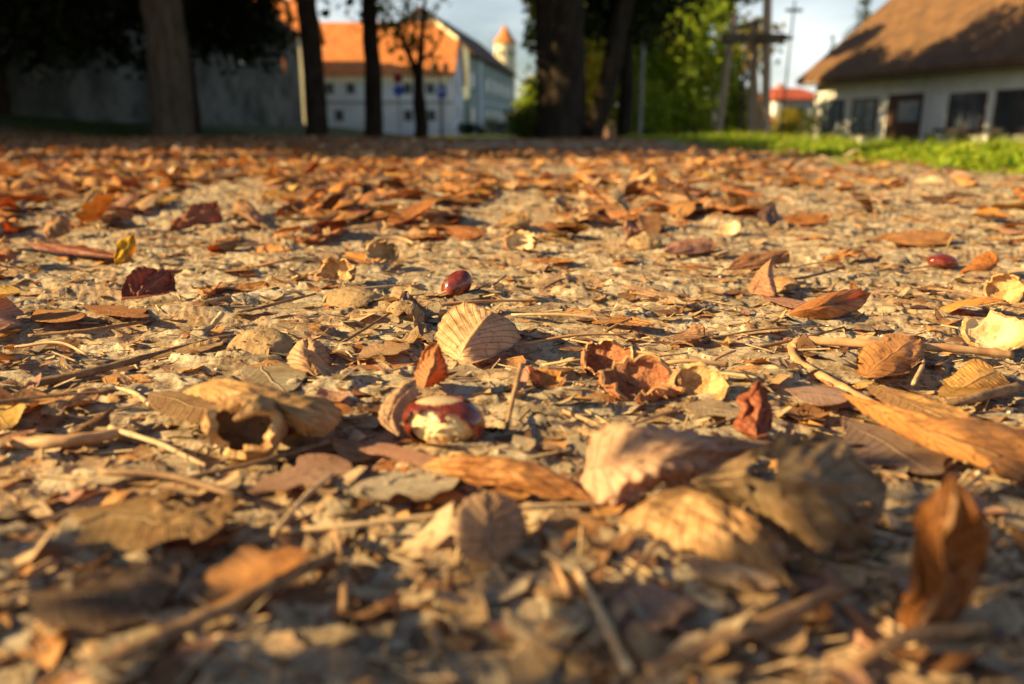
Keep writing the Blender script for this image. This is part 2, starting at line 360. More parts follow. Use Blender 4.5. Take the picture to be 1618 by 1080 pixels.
# ------------------------------------------------------------ leaves
def leaf_geo(L, Wd, nu=10, nv=6, curl=0., fold=0., bend=0., twist=0., pleat=0., npl=9, crump=0., tat=0., serr=.04, shape=.62, seed=0, hole=0., asym=0., holes=None):
    u = np.linspace(0, 1, nu+1)[:, None]*np.ones((1, nv+1)); v = np.ones((nu+1, 1))*np.linspace(-1, 1, nv+1)[None, :]
    uu = np.clip(u, .004, .996); b_ = .62; a_ = b_*shape/(1-shape)
    w = uu**a_*(1-uu)**b_; w = w/(shape**a_*(1-shape)**b_)
    sd_ = seed*13.7
    w = w*(1+serr*((u*24+.5) % 1.0-.5)*2*np.abs(v)) * (1-tat*np.abs(v)*np.clip(vn(u*6+sd_, np.sign(v)*3+sd_, seed)*1.8-.5, 0, 1)*1.2)
    w = np.maximum(w, .015)
    s = v*w*Wd/2*np.where(v > 0, 1+asym, 1-asym); k = curl/(Wd/2)
    cu = k*(.6+.8*vn(u*2+sd_, sd_, seed+3)) if abs(curl) > 1e-4 else None
    if cu is not None: x = np.sin(cu*s)/cu; z = -(1-np.cos(cu*s))/cu
    else: x = s.copy(); z = s*0
    # V fold about the midrib: negative z on both sides lowers edges
    x, z = x*np.cos(fold), z*np.cos(fold)-np.abs(x)*np.sin(fold)
    z = z+pleat*(np.abs(((u*npl-np.abs(v)*1.9) % 1.0)-.5)*2-.5)*np.minimum(np.abs(v)*3, 1)*np.minimum(w*2, 1)
    z = z+crump*(fbm(u*4+sd_, v*2.3+sd_, seed+5, 3)-.5)*2
    x = x+crump*.5*(fbm(u*5+sd_+9, v*2+sd_, seed+8, 2)-.5)*2
    tw = twist*(u-.5); x, z = x*np.cos(tw)-z*np.sin(tw), x*np.sin(tw)+z*np.cos(tw)
    y = u*L
    if abs(bend) > 1e-4:
        kb = bend/L; th = kb*y
        y, z = np.sin(th)/kb - z*(-np.sin(th))*-1, -(1-np.cos(th))/kb + z*np.cos(th)
    V = np.stack([x, y, z], -1).reshape(-1, 3)
    i = np.arange(nu)[:, None]; j = np.arange(nv)[None, :]; n1 = nv+1
    q = np.stack([i*n1+j, i*n1+j+1, (i+1)*n1+j+1, (i+1)*n1+j], -1).reshape(-1, 4)
    if hole > 0:
        fu = (u[:-1, :-1]+.5/nu).ravel(); fv = (v[:-1, :-1]+1./nv).ravel()
        nn = fbm(fu*5+sd_, fv*3-sd_, seed+17, 2); keep = ~((nn > 1-hole) & (np.abs(fv) > .12)); q = q[keep]
    if holes:
        fu = (u[:-1, :-1]+.5/nu).ravel(); fv = (v[:-1, :-1]+1./nv).ravel(); keep = np.ones(len(fu), bool)
        if len(q) == len(fu):
            for (a, b, ra, rb) in holes: keep &= (np.abs((fu-a)/ra)**3+np.abs((fv-b)/rb)**3) > 1+.5*(vn(fu*14, fv*8, seed)-.5)
            q = q[keep]
    lv = np.stack([u.ravel(), v.ravel(), np.full(u.size, (seed*.371) % 5)], -1)
    return V, q, lv

PAL = {'orange tan': (.66, .33, .115), 'pale tan': (.66, .44, .24), 'rusty': (.48, .20, .07), 'brown': (.30, .155, .07),
       'pinkish tan': (.56, .30, .19), 'grey tan': (.44, .34, .225), 'yellow ochre': (.64, .38, .09), 'dark brown': (.16, .08, .045),
       'cream': (.74, .55, .33), 'bright orange': (.70, .32, .08), 'dark red': (.26, .065, .04)}
def mat_from(bp, tp, roll):
    bp = Vector(bp); tp = Vector(tp); y = (tp-bp).normalized(); n = Vector((0, 0, 1)); n = (n-y*n.dot(y))
    n = Vector((0, -1, 0)) if n.length < 1e-3 else n.normalized()
    n = Matrix.Rotation(roll, 3, y) @ n; x = y.cross(n)
    return Matrix((x, y, n)).transposed()
LAND = []   # (px,py,name)
used_labels = set()

def hero_leaf(label, base, tip, width, roll=0., color='orange tan', stalk=.25, hi=(44, 30), zmin=None, name='fallen_leaf', mat='leaf', **k):
    bp = atZ(*base); tp = atZ(*tip)
    L = (tp-bp).length*(1+.04*abs(k.get('bend', 0))**2)
    V, q, lv = leaf_geo(L, width, hi[0], hi[1], **k)
    R = mat_from(bp, tp, math.radians(roll))
    if abs(k.get('bend', 0)) > 1e-4:   # keep tip on its target: pitch back by half the bend
        R = R @ Matrix.Rotation(k['bend']/2, 3, 'X')
    V = V @ np.array(R).T
    wz = V[:, 2]+bp.z; gxy = gz(V[:, 0]+bp.x, V[:, 1]+bp.y)+.0030
    V[:, 2] = np.where(wz < gxy, V[:, 2]*0+gxy-bp.z+np.abs(V[:, 0])*0.02, V[:, 2])
    c = PAL[color] if isinstance(color, str) else color
    e = empty(name, bp, 0, label, 'leaf', 'dead horse chestnut leaves on the ground')
    me = pmesh('blade', V, q, None, np.tile(c, (len(V), 1)), lv); o = link('blade', me, M[mat], e)
    sm = o.modifiers.new('thickness', 'SOLIDIFY'); sm.thickness = .00035; sm.offset = 0
    if stalk > 0:
        d = Vector(V[(hi[1]+1)*(hi[0]//3)+hi[1]//2]); s_ = -d.normalized()*L*stalk; s_.z = max(s_.z, -(bp.z-.002))
        tube_obj('stalk', [Vector((0, 0, 0)), s_*.5+Vector((0, 0, .001)), s_], [.0009, .0008, .0011], M['stalk'], e, 6)
    wpx = width/2*F/topix(*((bp+tp)/2))[2]*.8
    for f_ in (.08, .3, .5, .7, .92):
        a_ = topix(*bp.lerp(tp, f_)); LAND_used.append((a_[0], a_[1], wpx*(.65 if f_ in (.08, .92) else 1)))
    return e
LAND_used = []

def catmull(pts, n):
    P = [Vector(p) for p in pts]
    if len(P) == 2: return [P[0].lerp(P[1], i/n) for i in range(n+1)], [i/n for i in range(n+1)]
    P = [P[0]*2-P[1]]+P+[P[-1]*2-P[-2]]; out = []; ts = []; m = len(P)-3
    for i in range(m):
        for k in range(n if i < m-1 else n+1):
            t = k/n; a, b, c, d = P[i:i+4]
            out.append(.5*((2*b)+(c-a)*t+(2*a-5*b+4*c-d)*t*t+(3*b-a-3*c+d)*t**3)); ts.append((i+t)/m)
    return out, ts
def tube_mesh(name, pts, radii, sides=8, n=8, jit=.15, seed=0, flat=1.0):
    C, ts = catmull(pts, n); m = len(C); v = []; rr = np.interp(ts, np.linspace(0, 1, len(radii)), radii); u = None
    if jit >= .2: rr = rr*(.92+.75*np.clip(vn(np.arange(m)*.55+seed*3.1, seed*1.7, seed)-.72, 0, 1))
    for i in range(m):
        d = (C[min(i+1, m-1)]-C[max(i-1, 0)]).normalized()
        u = d.orthogonal().normalized() if u is None else (u-d*u.dot(d)).normalized(); w = d.cross(u)
        for s in range(sides):
            a = 2*math.pi*s/sides; r = rr[i]*(1+jit*(float(vn(i*.45+seed, s*1.3+seed, seed))*2-1))
            v.append(C[i]+u*r*math.cos(a)+w*r*math.sin(a))
    f = [(i*sides+s, i*sides+(s+1) % sides, (i+1)*sides+(s+1) % sides, (i+1)*sides+s) for i in range(m-1) for s in range(sides)]
    v += [C[0], C[-1]]; k = m*sides
    t3 = [(k, (s+1) % sides, s) for s in range(sides)]+[(k+1, (m-1)*sides+s, (m-1)*sides+(s+1) % sides) for s in range(sides)]
    return pmesh(name, np.array([tuple(p) for p in v]), f, t3)
def tube_obj(name, pts, radii, mat, parent=None, sides=8, n=8, jit=.15, seed=0):
    return link(name, tube_mesh(name, pts, radii, sides, n, jit, seed), mat, parent)

# --- hero leaves, each placed where it lies on the path
H = hero_leaf
def patch_leaf(label, mid, lf, rt, tint, pl=(.0008, .0006), npl=(9, 9), ang=1.3, bulge=(.002, .002), crump=.002, serr=.03, tat=.0, seed=1, holes=(), n=60, nh=22, stalk=None, wave=0., lift=.002):
    """a leaf skinned between its midrib and its two margins; all three share their end points"""
    c = lambda p: atZ(p[0], p[1], p[2]+lift)
    cm, _ = catmull([c(p) for p in mid], 16); cl, _ = catmull([c(p) for p in [mid[0]]+lf+[mid[-1]]], 12); cr, _ = catmull([c(p) for p in [mid[0]]+rt+[mid[-1]]], 12)
    at = lambda C, t: C[int(t*(len(C)-1))].lerp(C[min(len(C)-1, int(t*(len(C)-1))+1)], t*(len(C)-1)-int(t*(len(C)-1)))
    ax = (cm[-1]-cm[0]).normalized(); G = []; LV = []
    nrm = (at(cl, .5)-at(cr, .5)).cross(ax).normalized(); nrm = nrm if nrm.z > 0 or (abs(nrm.z) < .3 and nrm.y < 0) else -nrm
    for k in range(n+1):
        t = k/n; a, b_, d_ = at(cm, t), at(cl, t), at(cr, t); env = math.sin(math.pi*t)**.6 if 0 < t < 1 else 0
        for q_ in range(-nh, nh+1):
            f = abs(q_)/nh; s_ = 0 if q_ < 0 else 1; e_ = b_ if q_ < 0 else d_
            tri = abs(((t*npl[s_]-f*ang) % 1.0)-.5)*2
            up = (pl[s_]*tri**1.5*min(f*3, 1)+bulge[s_]*math.sin(math.pi*f)+crump*(float(fbm(t*5+seed, f*2.5+s_*6, seed, 3))-.5)*2+wave*math.sin(f*7+t*3+s_*2)*f)*env
            ed = 1+serr*math.sin(t*70+seed)*f**4-tat*max(0, float(vn(t*9+seed, s_*5, seed+2))-.45)*f**3
            G.append(a.lerp(e_, f*ed)+nrm*up); LV.append((t, q_/nh, (seed*.37) % 5))
    b0 = G[0].copy(); V = np.array([tuple(p-b0) for p in G]); gx = gz(V[:, 0]+b0.x, V[:, 1]+b0.y)+.0025; wz = V[:, 2]+b0.z; V[:, 2] = np.where(wz < gx, gx-b0.z, V[:, 2])
    w = 2*nh+1; ii = np.arange(n)[:, None]; jj = np.arange(w-1)[None, :]
    Q = np.stack([ii*w+jj, ii*w+jj+1, (ii+1)*w+jj+1, (ii+1)*w+jj], -1).reshape(-1, 4); LV = np.array(LV); keep = np.ones(len(Q), bool); qc = LV[Q].mean(1)
    for (a, b_, ra, rb) in holes: keep &= (np.abs((qc[:, 0]-a)/ra)**3+np.abs((qc[:, 1]-b_)/rb)**3) > 1+.6*(vn(qc[:, 0]*22, qc[:, 1]*9, seed)-.5)
    e = empty('fallen_leaf', b0, 0, label, 'leaf', 'dead horse chestnut leaves on the ground')
    o = link('blade', pmesh('blade', V, Q[keep], None, np.tile(tint, (len(V), 1)), LV), M['leaf'], e)
    sm = o.modifiers.new('thickness', 'SOLIDIFY'); sm.thickness = .0004; sm.offset = 0
    if stalk:
        P = [c(p)-b0 for p in stalk]; tube_obj('stalk', [Vector((0, 0, 0))]+P, [.0012, .0010, .0013], M['stalk'], e, 7)
    for p in mid+lf+rt:
        a_ = topix(*c(p)); LAND_used.append((a_[0], a_[1], 26))
    for k in (.3, .6): a_ = topix(*at(cm, k)); LAND_used.append((a_[0], a_[1], 40))
    return e
PL = patch_leaf
PL('upright pale pleated leaf half catching the sun, centre of the picture', [(722, 574, .004), (736, 545, .014), (757, 515, .021), (778, 493, .025)],
   [(694, 556, .004), (692, 520, .010), (708, 492, .017), (738, 479, .023)], [(752, 584, .002), (790, 566, .003), (814, 544, .006), (822, 527, .010), (806, 506, .017)],
   (.74, .51, .28), (.0015, .0004), (9.5, 8), bulge=(.0032, .0028), crump=.0012, seed=3, lift=0, stalk=[(716, 584, .003), (708, 594, .001)])
PL('rusty orange leaf flap standing up behind the bitten chestnut', [(670, 614, .010), (681, 580, .020), (693, 543, .031)], [(655, 602, .012), (661, 572, .021), (676, 546, .030)],
   [(690, 608, .005), (709, 592, .011), (704, 566, .020)], (.58, .24, .08), (.0004, .0004), (6, 6), crump=.003, serr=.06, tat=.3, seed=7, n=40, nh=16)
PL('pale tan torn strip drooping left of the bitten chestnut', [(657, 600, .015), (630, 636, .010), (615, 664, .006), (630, 694, .002)], [(642, 604, .014), (606, 636, .008), (598, 666, .004)],
   [(660, 622, .010), (640, 642, .008), (634, 668, .004)], (.62, .42, .25), (.0003, .0003), (6, 6), crump=.0022, serr=.07, tat=.5, seed=8, n=40, nh=16)
PL('round upright pale tan leaf throwing a black shadow', [(500, 597, .003), (487, 566, .011), (487, 534, .018)], [(470, 590, .003), (454, 568, .008), (467, 545, .014)],
   [(517, 592, .002), (521, 566, .009), (508, 541, .015)], (.66, .43, .24), (.0006, .0006), (8, 8), bulge=(.003, .003), crump=.0012, seed=15, n=44)
PL('long bright tan arched leaf above the opened husk', [(289, 620, .014), (345, 613, .022), (420, 633, .022), (480, 664, .016), (512, 690, .006)], [(340, 603, .017), (400, 611, .019), (462, 624, .014), (520, 636, .009), (540, 664, .005)],
   [(313, 630, .014), (360, 644, .016), (408, 657, .014), (455, 677, .011), (482, 690, .007)], (.72, .46, .19), (.0006, .0013), (11, 13), bulge=(.002, .001), crump=.003, serr=.05, tat=.35, seed=23, n=80, nh=26)
PL('long orange leaf with lifted edge in front of the bitten chestnut', [(668, 738, .005), (760, 742, .010), (850, 755, .009), (945, 792, .003)], [(700, 722, .010), (780, 721, .013), (870, 740, .010)],
   [(720, 760, .003), (800, 774, .003), (880, 788, .003)], (.68, .34, .12), crump=.003, tat=.35, seed=31, n=70)
PL('small rounded pale leaf with ribs in front of the long stalk', [(782, 892, .003), (773, 835, .012), (776, 779, .017)], [(736, 882, .003), (716, 836, .006), (736, 791, .013)],
   [(824, 872, .003), (832, 836, .006), (814, 790, .012)], (.60, .40, .24), (.0014, .0014), (9, 9), 1.8, (.003, .003), .002, seed=37, stalk=[(792, 905, .002), (800, 920, .001)])
PL('large pinkish tan ribbed leaf, the broad one nearest the middle', [(924, 742, .010), (1010, 728, .018), (1110, 716, .019), (1214, 703, .010)], [(936, 684, .016), (985, 659, .024), (1050, 674, .026), (1120, 683, .022), (1170, 693, .015)],
   [(916, 772, .004), (958, 797, .004), (1000, 787, .005), (1048, 770, .006), (1098, 762, .008), (1162, 729, .009)], (.64, .42, .26), (.0010, .0013), (12, 12), 1.1, (.001, .001), .0055, .06, .45, 41, n=90, nh=30, stalk=[(1240, 700, .008)][:0])
PL('large grey brown leaf with a dark hole and folded rim', [(1092, 761, .012), (1180, 752, .022), (1290, 765, .026), (1402, 766, .012)], [(1143, 735, .018), (1200, 708, .027), (1245, 684, .032), (1306, 674, .032), (1345, 712, .024)],
   [(1121, 783, .008), (1175, 806, .006), (1220, 832, .005), (1266, 864, .005), (1341, 864, .005), (1386, 838, .007)], (.38, .265, .15), (.0009, .0020), (10, 11), 1.1, (.001, .001), .0075, .05, .5, 45, [(.40, -.20, .085, .36), (.80, .55, .06, .16), (.35, .30, .025, .08), (.62, -.7, .03, .06)], 110, 36, wave=.0012)
PL('orange tan leaf sloping down under the holed grey leaf', [(1022, 790, .011), (1100, 800, .014), (1180, 855, .011), (1252, 926, .004)], [(1078, 772, .013), (1140, 785, .013), (1190, 818, .011), (1228, 875, .007)],
   [(982, 825, .005), (1040, 856, .004), (1110, 882, .004), (1192, 910, .003)], (.60, .36, .15), (.0006, .0006), (10, 10), crump=.0045, tat=.3, seed=49, n=70)
PL('big dark orange leaf with deep folds standing at the right edge', [(1437, 1012, .003), (1474, 940, .014), (1490, 850, .030), (1505, 750, .044)], [(1408, 968, .003), (1424, 918, .011), (1438, 850, .024), (1458, 798, .035)],
   [(1520, 985, .003), (1556, 905, .014), (1568, 835, .027), (1540, 778, .038)], (.32, .12, .03), (.0006, .0006), (5, 5), 3.0, (.001, .001), .008, .05, .35, 53, wave=.0048, n=80, nh=30)
PL('long orange brown leaf running off the right edge', [(1330, 622, .004), (1430, 668, .010), (1520, 700, .011), (1645, 742, .006)], [(1390, 640, .006), (1470, 658, .011), (1560, 666, .012), (1640, 690, .009)],
   [(1368, 655, .003), (1450, 700, .004), (1540, 736, .004), (1610, 766, .004)], (.58, .28, .09), (.0007, .0007), (11, 11), crump=.003, tat=.25, seed=57, n=80)
PL('large folded orange leaf lying behind the thick stalk', [(1234, 498, .003), (1300, 482, .013), (1376, 463, .012)], [(1260, 486, .008), (1300, 466, .017), (1345, 457, .019)], [(1265, 503, .002), (1312, 503, .003), (1356, 489, .006)],
   (.66, .30, .11), (.0004, .0005), (8, 8), crump=.0015, seed=67)
PL('bent upright leaf end left of the large folded orange leaf', [(1190, 464, .003), (1206, 440, .012), (1219, 408, .026)], [(1182, 456, .004), (1196, 432, .012)], [(1226, 468, .003), (1222, 438, .012)], (.60, .33, .18), crump=.002, seed=68, n=30, nh=12)
H('reddish brown rolled leaf lying on edge left of the pleated leaf', (556, 588, .003), (665, 572, .009), .020, roll=-40, color='rusty', stalk=.0, curl=1.3, fold=.3, crump=.002, seed=9)
H('small flat tan leaf with wavy edge left of the pleated leaf', (562, 578, .003), (640, 545, .005), .032, roll=-12, color='pale tan', stalk=0, curl=.3, crump=.003, tat=.5, seed=12)
H('narrow grey tan leaf standing behind the pleated leaf', (682, 552, .002), (645, 462, .018), .022, roll=30, color='grey tan', stalk=0, curl=-.6, crump=.004, tat=.4, hole=.25, seed=17)
H('dull tan flat leaf in front of the long dark twig', (238, 632, .003), (372, 668, .005), .036, roll=10, color=(.50, .32, .16), stalk=.3, curl=.6, pleat=.001, crump=.003, serr=.06, seed=19)
H('crumpled grey white leaf lying in front of the bitten chestnut', (545, 790, .003), (725, 768, .003), .032, roll=5, color=(.56, .48, .34), stalk=0, curl=.3, crump=.006, pleat=.0016, tat=.5, seed=29, hi=(70, 44))
H('pinkish strip of leaf left of the long orange leaf', (525, 700, .004), (690, 745, .004), .016, roll=12, color='pinkish tan', stalk=0, curl=.8, crump=.003, tat=.4, seed=33)
H('ochre leaf with a curled lip near the long orange brown leaf', (1370, 612, .003), (1515, 672, .005), .034, roll=20, color=(.58, .33, .12), stalk=0, curl=.6, crump=.003, pleat=.0008, seed=59)
H('dusky brown leaf lying flat behind the holed grey leaf', (1330, 670, .003), (1480, 760, .003), .050, roll=0, color=(.33, .22, .15), stalk=0, curl=.2, crump=.004, tat=.4, seed=61)
H('bent orange leaf draped over the thick stalk at the right', (1365, 600, .003), (1450, 535, .014), .036, roll=14, color='orange tan', stalk=0, curl=.7, bend=.5, crump=.003, tat=.3, shape=.5, seed=63)
H('orange flat leaf half under the thick stalk', (1295, 552, .002), (1380, 572, .004), .020, roll=-10, color='orange tan', stalk=0, curl=.4, crump=.002, seed=65)
H('pinkish leaf flap left of the large folded orange leaf', (1190, 462, .004), (1300, 495, .003), .032, roll=0, color='pinkish tan', stalk=0, curl=.4, crump=.003, tat=.3, seed=69)
H('square pale leaf with torn edge right of the pleated leaf', (1065, 470, .006), (985, 452, .004), .040, roll=8, color=(.66, .42, .23), stalk=0, curl=.4, crump=.003, tat=.6, shape=.5, seed=73)
H('curled brown leaf below the square pale leaf', (1085, 480, .010), (1035, 505, .001), .022, roll=20, color='brown', stalk=0, curl=1.4, crump=.003, seed=75)
H('small rolled tan leaf standing alone on bare earth', (1062, 550, .001), (1098, 512, .010), .026, roll=-30, color=(.48, .27, .14), stalk=0, curl=1.2, crump=.002, seed=77)
H('small glowing orange leaf with curled edge', (878, 632, .002), (848, 584, .010), .024, roll=10, color='bright orange', stalk=0, curl=-.8, crump=.003, tat=.4, seed=79)
H('red orange leaf with a pointed tip standing upright', (1190, 705, .002), (1203, 602, .024), .020, roll=20, color=(.50, .16, .07), stalk=0, curl=.8, fold=.3, crump=.004, tat=.4, shape=.35, seed=81)
H('curled orange leaf shading a hollow left of the big stalk', (1150, 425, .003), (1245, 398, .010), .036, roll=32, color=(.60, .30, .12), stalk=.1, curl=1.1, crump=.002, seed=83)
H('pink brown flat leaf behind the square pale leaf', (1050, 398, .003), (1125, 378, .010), .040, roll=22, color='pinkish tan', stalk=0, curl=.5, crump=.002, seed=85)
H('dark red crumpled leaf standing on its corner at the left', (195, 485, .002), (270, 428, .022), .040, roll=34, color=(.36, .12, .07), stalk=0, curl=-.8, fold=.3, pleat=.0016, crump=.006, tat=.4, seed=87)
H('yellow green leaf standing upright at the far left', (182, 425, .002), (210, 372, .020), .022, roll=36, color=(.85, .58, .02), stalk=0, curl=.8, fold=.3, crump=.003, tat=.3, seed=89)
H('long dark red brown rolled leaf left of the yellow leaf', (45, 385, .006), (190, 408, .006), .040, roll=30, color=(.30, .09, .05), stalk=0, curl=1.2, crump=.004, seed=91)
H('crumpled rust orange leaf in a raised clump', (270, 362, .002), (345, 322, .022), .055, roll=26, color=(.50, .20, .08), stalk=0, curl=.9, crump=.010, tat=.4, seed=93)
H('tan leaf leaning up like a sail', (408, 356, .002), (385, 314, .020), .045, roll=14, color=(.60, .35, .18), stalk=0, curl=.6, crump=.003, seed=95)
H('rolled tan leaf standing near the left edge', (75, 378, .001), (100, 340, .020), .034, roll=20, color=(.60, .36, .16), stalk=0, curl=1.4, crump=.003, seed=97)
H('flat orange leaf trio member nearest the left edge', (60, 498, .004), (120, 520, .003), .030, roll=-10, color='orange tan', stalk=0, curl=.5, crump=.004, seed=99)
H('jagged orange leaf in front of the dark red crumpled leaf', (130, 492, .003), (235, 512, .004), .032, roll=16, color=(.52, .25, .10), stalk=0, curl=.5, crump=.005, tat=.6, seed=101)
H('rolled dull tan leaf lying along the long dark twig', (240, 578, .003), (352, 540, .008), .030, roll=24, color=(.50, .33, .16), stalk=0, curl=1.4, pleat=.0012, crump=.003, seed=103)
H('grey white broken leaf between the dome husk and the opened husk', (395, 575, .002), (455, 635, .003), .038, roll=0, color=(.52, .44, .30), stalk=0, curl=.3, crump=.005, tat=.6, seed=104)
H('broad orange leaf lying flat at the far right', (1380, 378, .003), (1500, 368, .008), .060, roll=12, color=(.60, .30, .10), stalk=.1, curl=.3, crump=.003, seed=105)
H('dark orange curled leaf standing at the far right edge', (1520, 432, .002), (1560, 398, .018), .034, roll=-20, color=(.52, .20, .05), stalk=0, curl=1.2, crump=.003, seed=107)
H('orange crumpled leaf on the bare earth at the right', (1236, 348, .003), (1305, 338, .010), .055, roll=16, color=(.58, .25, .07), stalk=0, curl=.8, crump=.004, seed=109)
H('dark pointed leaf standing up on the bare earth', (1212, 352, .002), (1222, 318, .022), .030, roll=20, color=(.22, .12, .08), stalk=0, curl=.8, crump=.004, shape=.35, seed=111)
H('small orange leaf piece right of the whole chestnut', (840, 410, .003), (905, 412, .003), .020, roll=12, color='bright orange', stalk=0, curl=.5, crump=.002, seed=113)
H('pair of pale tan pleats curling right of a husk', (780, 360, .002), (830, 335, .018), .050, roll=12, color=(.70, .46, .20), stalk=0, curl=.7, crump=.003, tat=.3, seed=115)
H('big blurred tan leaf in the near left', (120, 820, .003), (350, 840, .006), .050, roll=4, color=(.46, .29, .13), stalk=0, curl=.4, crump=.005, tat=.5, pleat=.001, seed=117)
H('big dusky brown leaf in the bottom left corner', (40, 960, .003), (280, 925, .008), .042, roll=8, color=(.24, .15, .09), stalk=0, curl=.4, crump=.004, tat=.3, seed=119)
H('crumpled pinkish leaf lying behind the long stalk', (395, 790, .003), (545, 735, .004), .034, roll=4, color=(.50, .30, .20), stalk=0, curl=.3, crump=.005, tat=.5, seed=121)
H('small pinkish blurred leaf near the bottom middle', (985, 930, .004), (1060, 985, .008), .028, roll=10, color=(.50, .31, .21), stalk=0, curl=.6, crump=.003, seed=123)
H('tan ragged leaf right of the small rounded pale leaf', (880, 810, .003), (950, 895, .004), .026, roll=0, color=(.46, .31, .19), stalk=0, curl=.4, crump=.005, tat=.6, seed=125)
H('small ochre curl right of the grey white crumpled leaf', (845, 770, .004), (895, 800, .003), .016, roll=20, color=(.60, .33, .14), stalk=0, curl=.6, crump=.002, seed=127)
H('pale leaf lying flat in front of the burst husk', (1080, 650, .002), (1170, 665, .003), .036, roll=0, color=(.54, .42, .28), stalk=0, curl=.3, crump=.005, tat=.5, seed=129)
H('pink tan leaf flat under the red upright leaf', (1240, 625, .002), (1340, 640, .003), .032, roll=0, color=(.56, .36, .25), stalk=0, curl=.2, crump=.003, seed=131)
H('orange leaf edge curling in front of the yellow ring leaf', (1480, 632, .003), (1560, 600, .005), .020, roll=10, color='yellow ochre', stalk=0, curl=.5, crump=.003, seed=133)
H('yellow ochre ring shaped leaf rolled right round', (1512, 618, .003), (1575, 585, .010), .050, roll=30, color=(.66, .38, .12), stalk=0, curl=1.9, bend=.6, pleat=.0012, npl=14, crump=.001, shape=.5, seed=135, hi=(60, 40))
H('low pale tan leaf with shadowed edge behind the dome husk', (350, 432, .003), (400, 422, .006), .022, roll=20, color=(.60, .34, .12), stalk=0, curl=1.0, crump=.002, seed=137)
H('orange leaf curled at both edges left of the clustered husks', (545, 398, .003), (598, 412, .006), .030, roll=20, color='bright orange', stalk=0, curl=1.0, crump=.002, seed=139)

LAND += [(700, 665, 'the bitten chestnut'), (720, 445, 'the whole red chestnut'), (745, 525, 'the pale pleated leaf'), (395, 690, 'the opened husk'),
         (414, 553, 'the dome shaped husk'), (1095, 608, 'the burst spiny husk'), (1280, 770, 'the holed grey leaf'), (1065, 700, 'the pinkish ribbed leaf'),
         (1485, 880, 'the dark orange leaf'), (200, 400, 'the yellow green leaf'), (235, 455, 'the dark red leaf'), (685, 303, 'the white scrap'),
         (1490, 415, 'the half hidden chestnut'), (1560, 515, 'the cream husk half'), (1320, 480, 'the large folded leaf'), (1030, 465, 'the square pale leaf'),
         (1222, 330, 'the dark pointed leaf'), (310, 340, 'the rust orange clump'), (640, 785, 'the grey white leaf'), (370, 960, 'the thick foreground twig'),
         (1180, 1000, 'the bottom right twig'), (820, 378, 'the yellowish split husk'), (1150, 358, 'the glowing husk scrap'), (945, 130, 'the leaning dark trunk')]

# --- the other leaves: scattered over the path
ctab = list(PAL.items())
def pick_col(x, y):
    names = ['orange tan', 'pale tan', 'rusty', 'brown', 'pinkish tan', 'grey tan', 'yellow ochre', 'dark brown', 'cream', 'bright orange', 'dark red']
    left = 1 if x < -.1*y else 0
    w = np.array([.30, .15, .14+.08*left, .10, .10, .05, .06, .05, .03, .10, .02]); w /= w.sum()
    return names[rng.choice(len(names), p=w)]
heroes_xy = LAND_used[:]
cand = []
def dens(x, y):
    b = vn(x*1.6+3, y*1.2, 61)
    rel = x/max(y, .1)
    side = .55+.9*max(0, min(1, .45-rel*1.1))          # more leaves on the left, bare earth on the right
    return side*(.25+1.3*max(0, min(1, (b-.2)/.5)))
def scatter(y0, y1, per, smin, smax, near):
    wmean = (y0+y1)/2*1.55+.35; n = int(per*wmean*(y1-y0))
    for _ in range(n*3):
        if n <= 0: break
        y = rng.uniform(y0, y1); hw = (y*.775+.18); x = rng.uniform(-hw*1.0, hw*1.0)
        if rng.random() > dens(x, y)*.8*hw/((y1*.775+.18)): continue
        if x > (1.45 if y < 2 else 1.65)+.45*rng.normal(): continue
        n -= 1
        px, py, d = topix(x, y, 0)
        if near and any((px-a)**2+((py-b)*1.5)**2 < (w_+14+size_*.42*F/d)**2 for a, b, w_ in heroes_xy for size_ in (smax*.6,)): continue
        cand.append((x, y, rng.uniform(smin, smax)*(1.25 if rng.random() < .12 else 1)))
scatter(.17, .45, 200, .016, .040, True)
scatter(.45, .9, 330, .018, .055, True)
scatter(.9, 2.2, 430, .034, .088, True)
scatter(2.2, 6, 340, .035, .085, False)
scatter(6, 15, 75, .05, .09, False)
print('leaves', len(cand))
cand.sort(key=lambda c: -c[2]/c[1]*(1 if abs(c[0]/c[1]) < .66 else .01))
NIND = 300-63
SIZES = lambda L: 'small' if L < .028 else ('medium' if L < .055 else 'big')
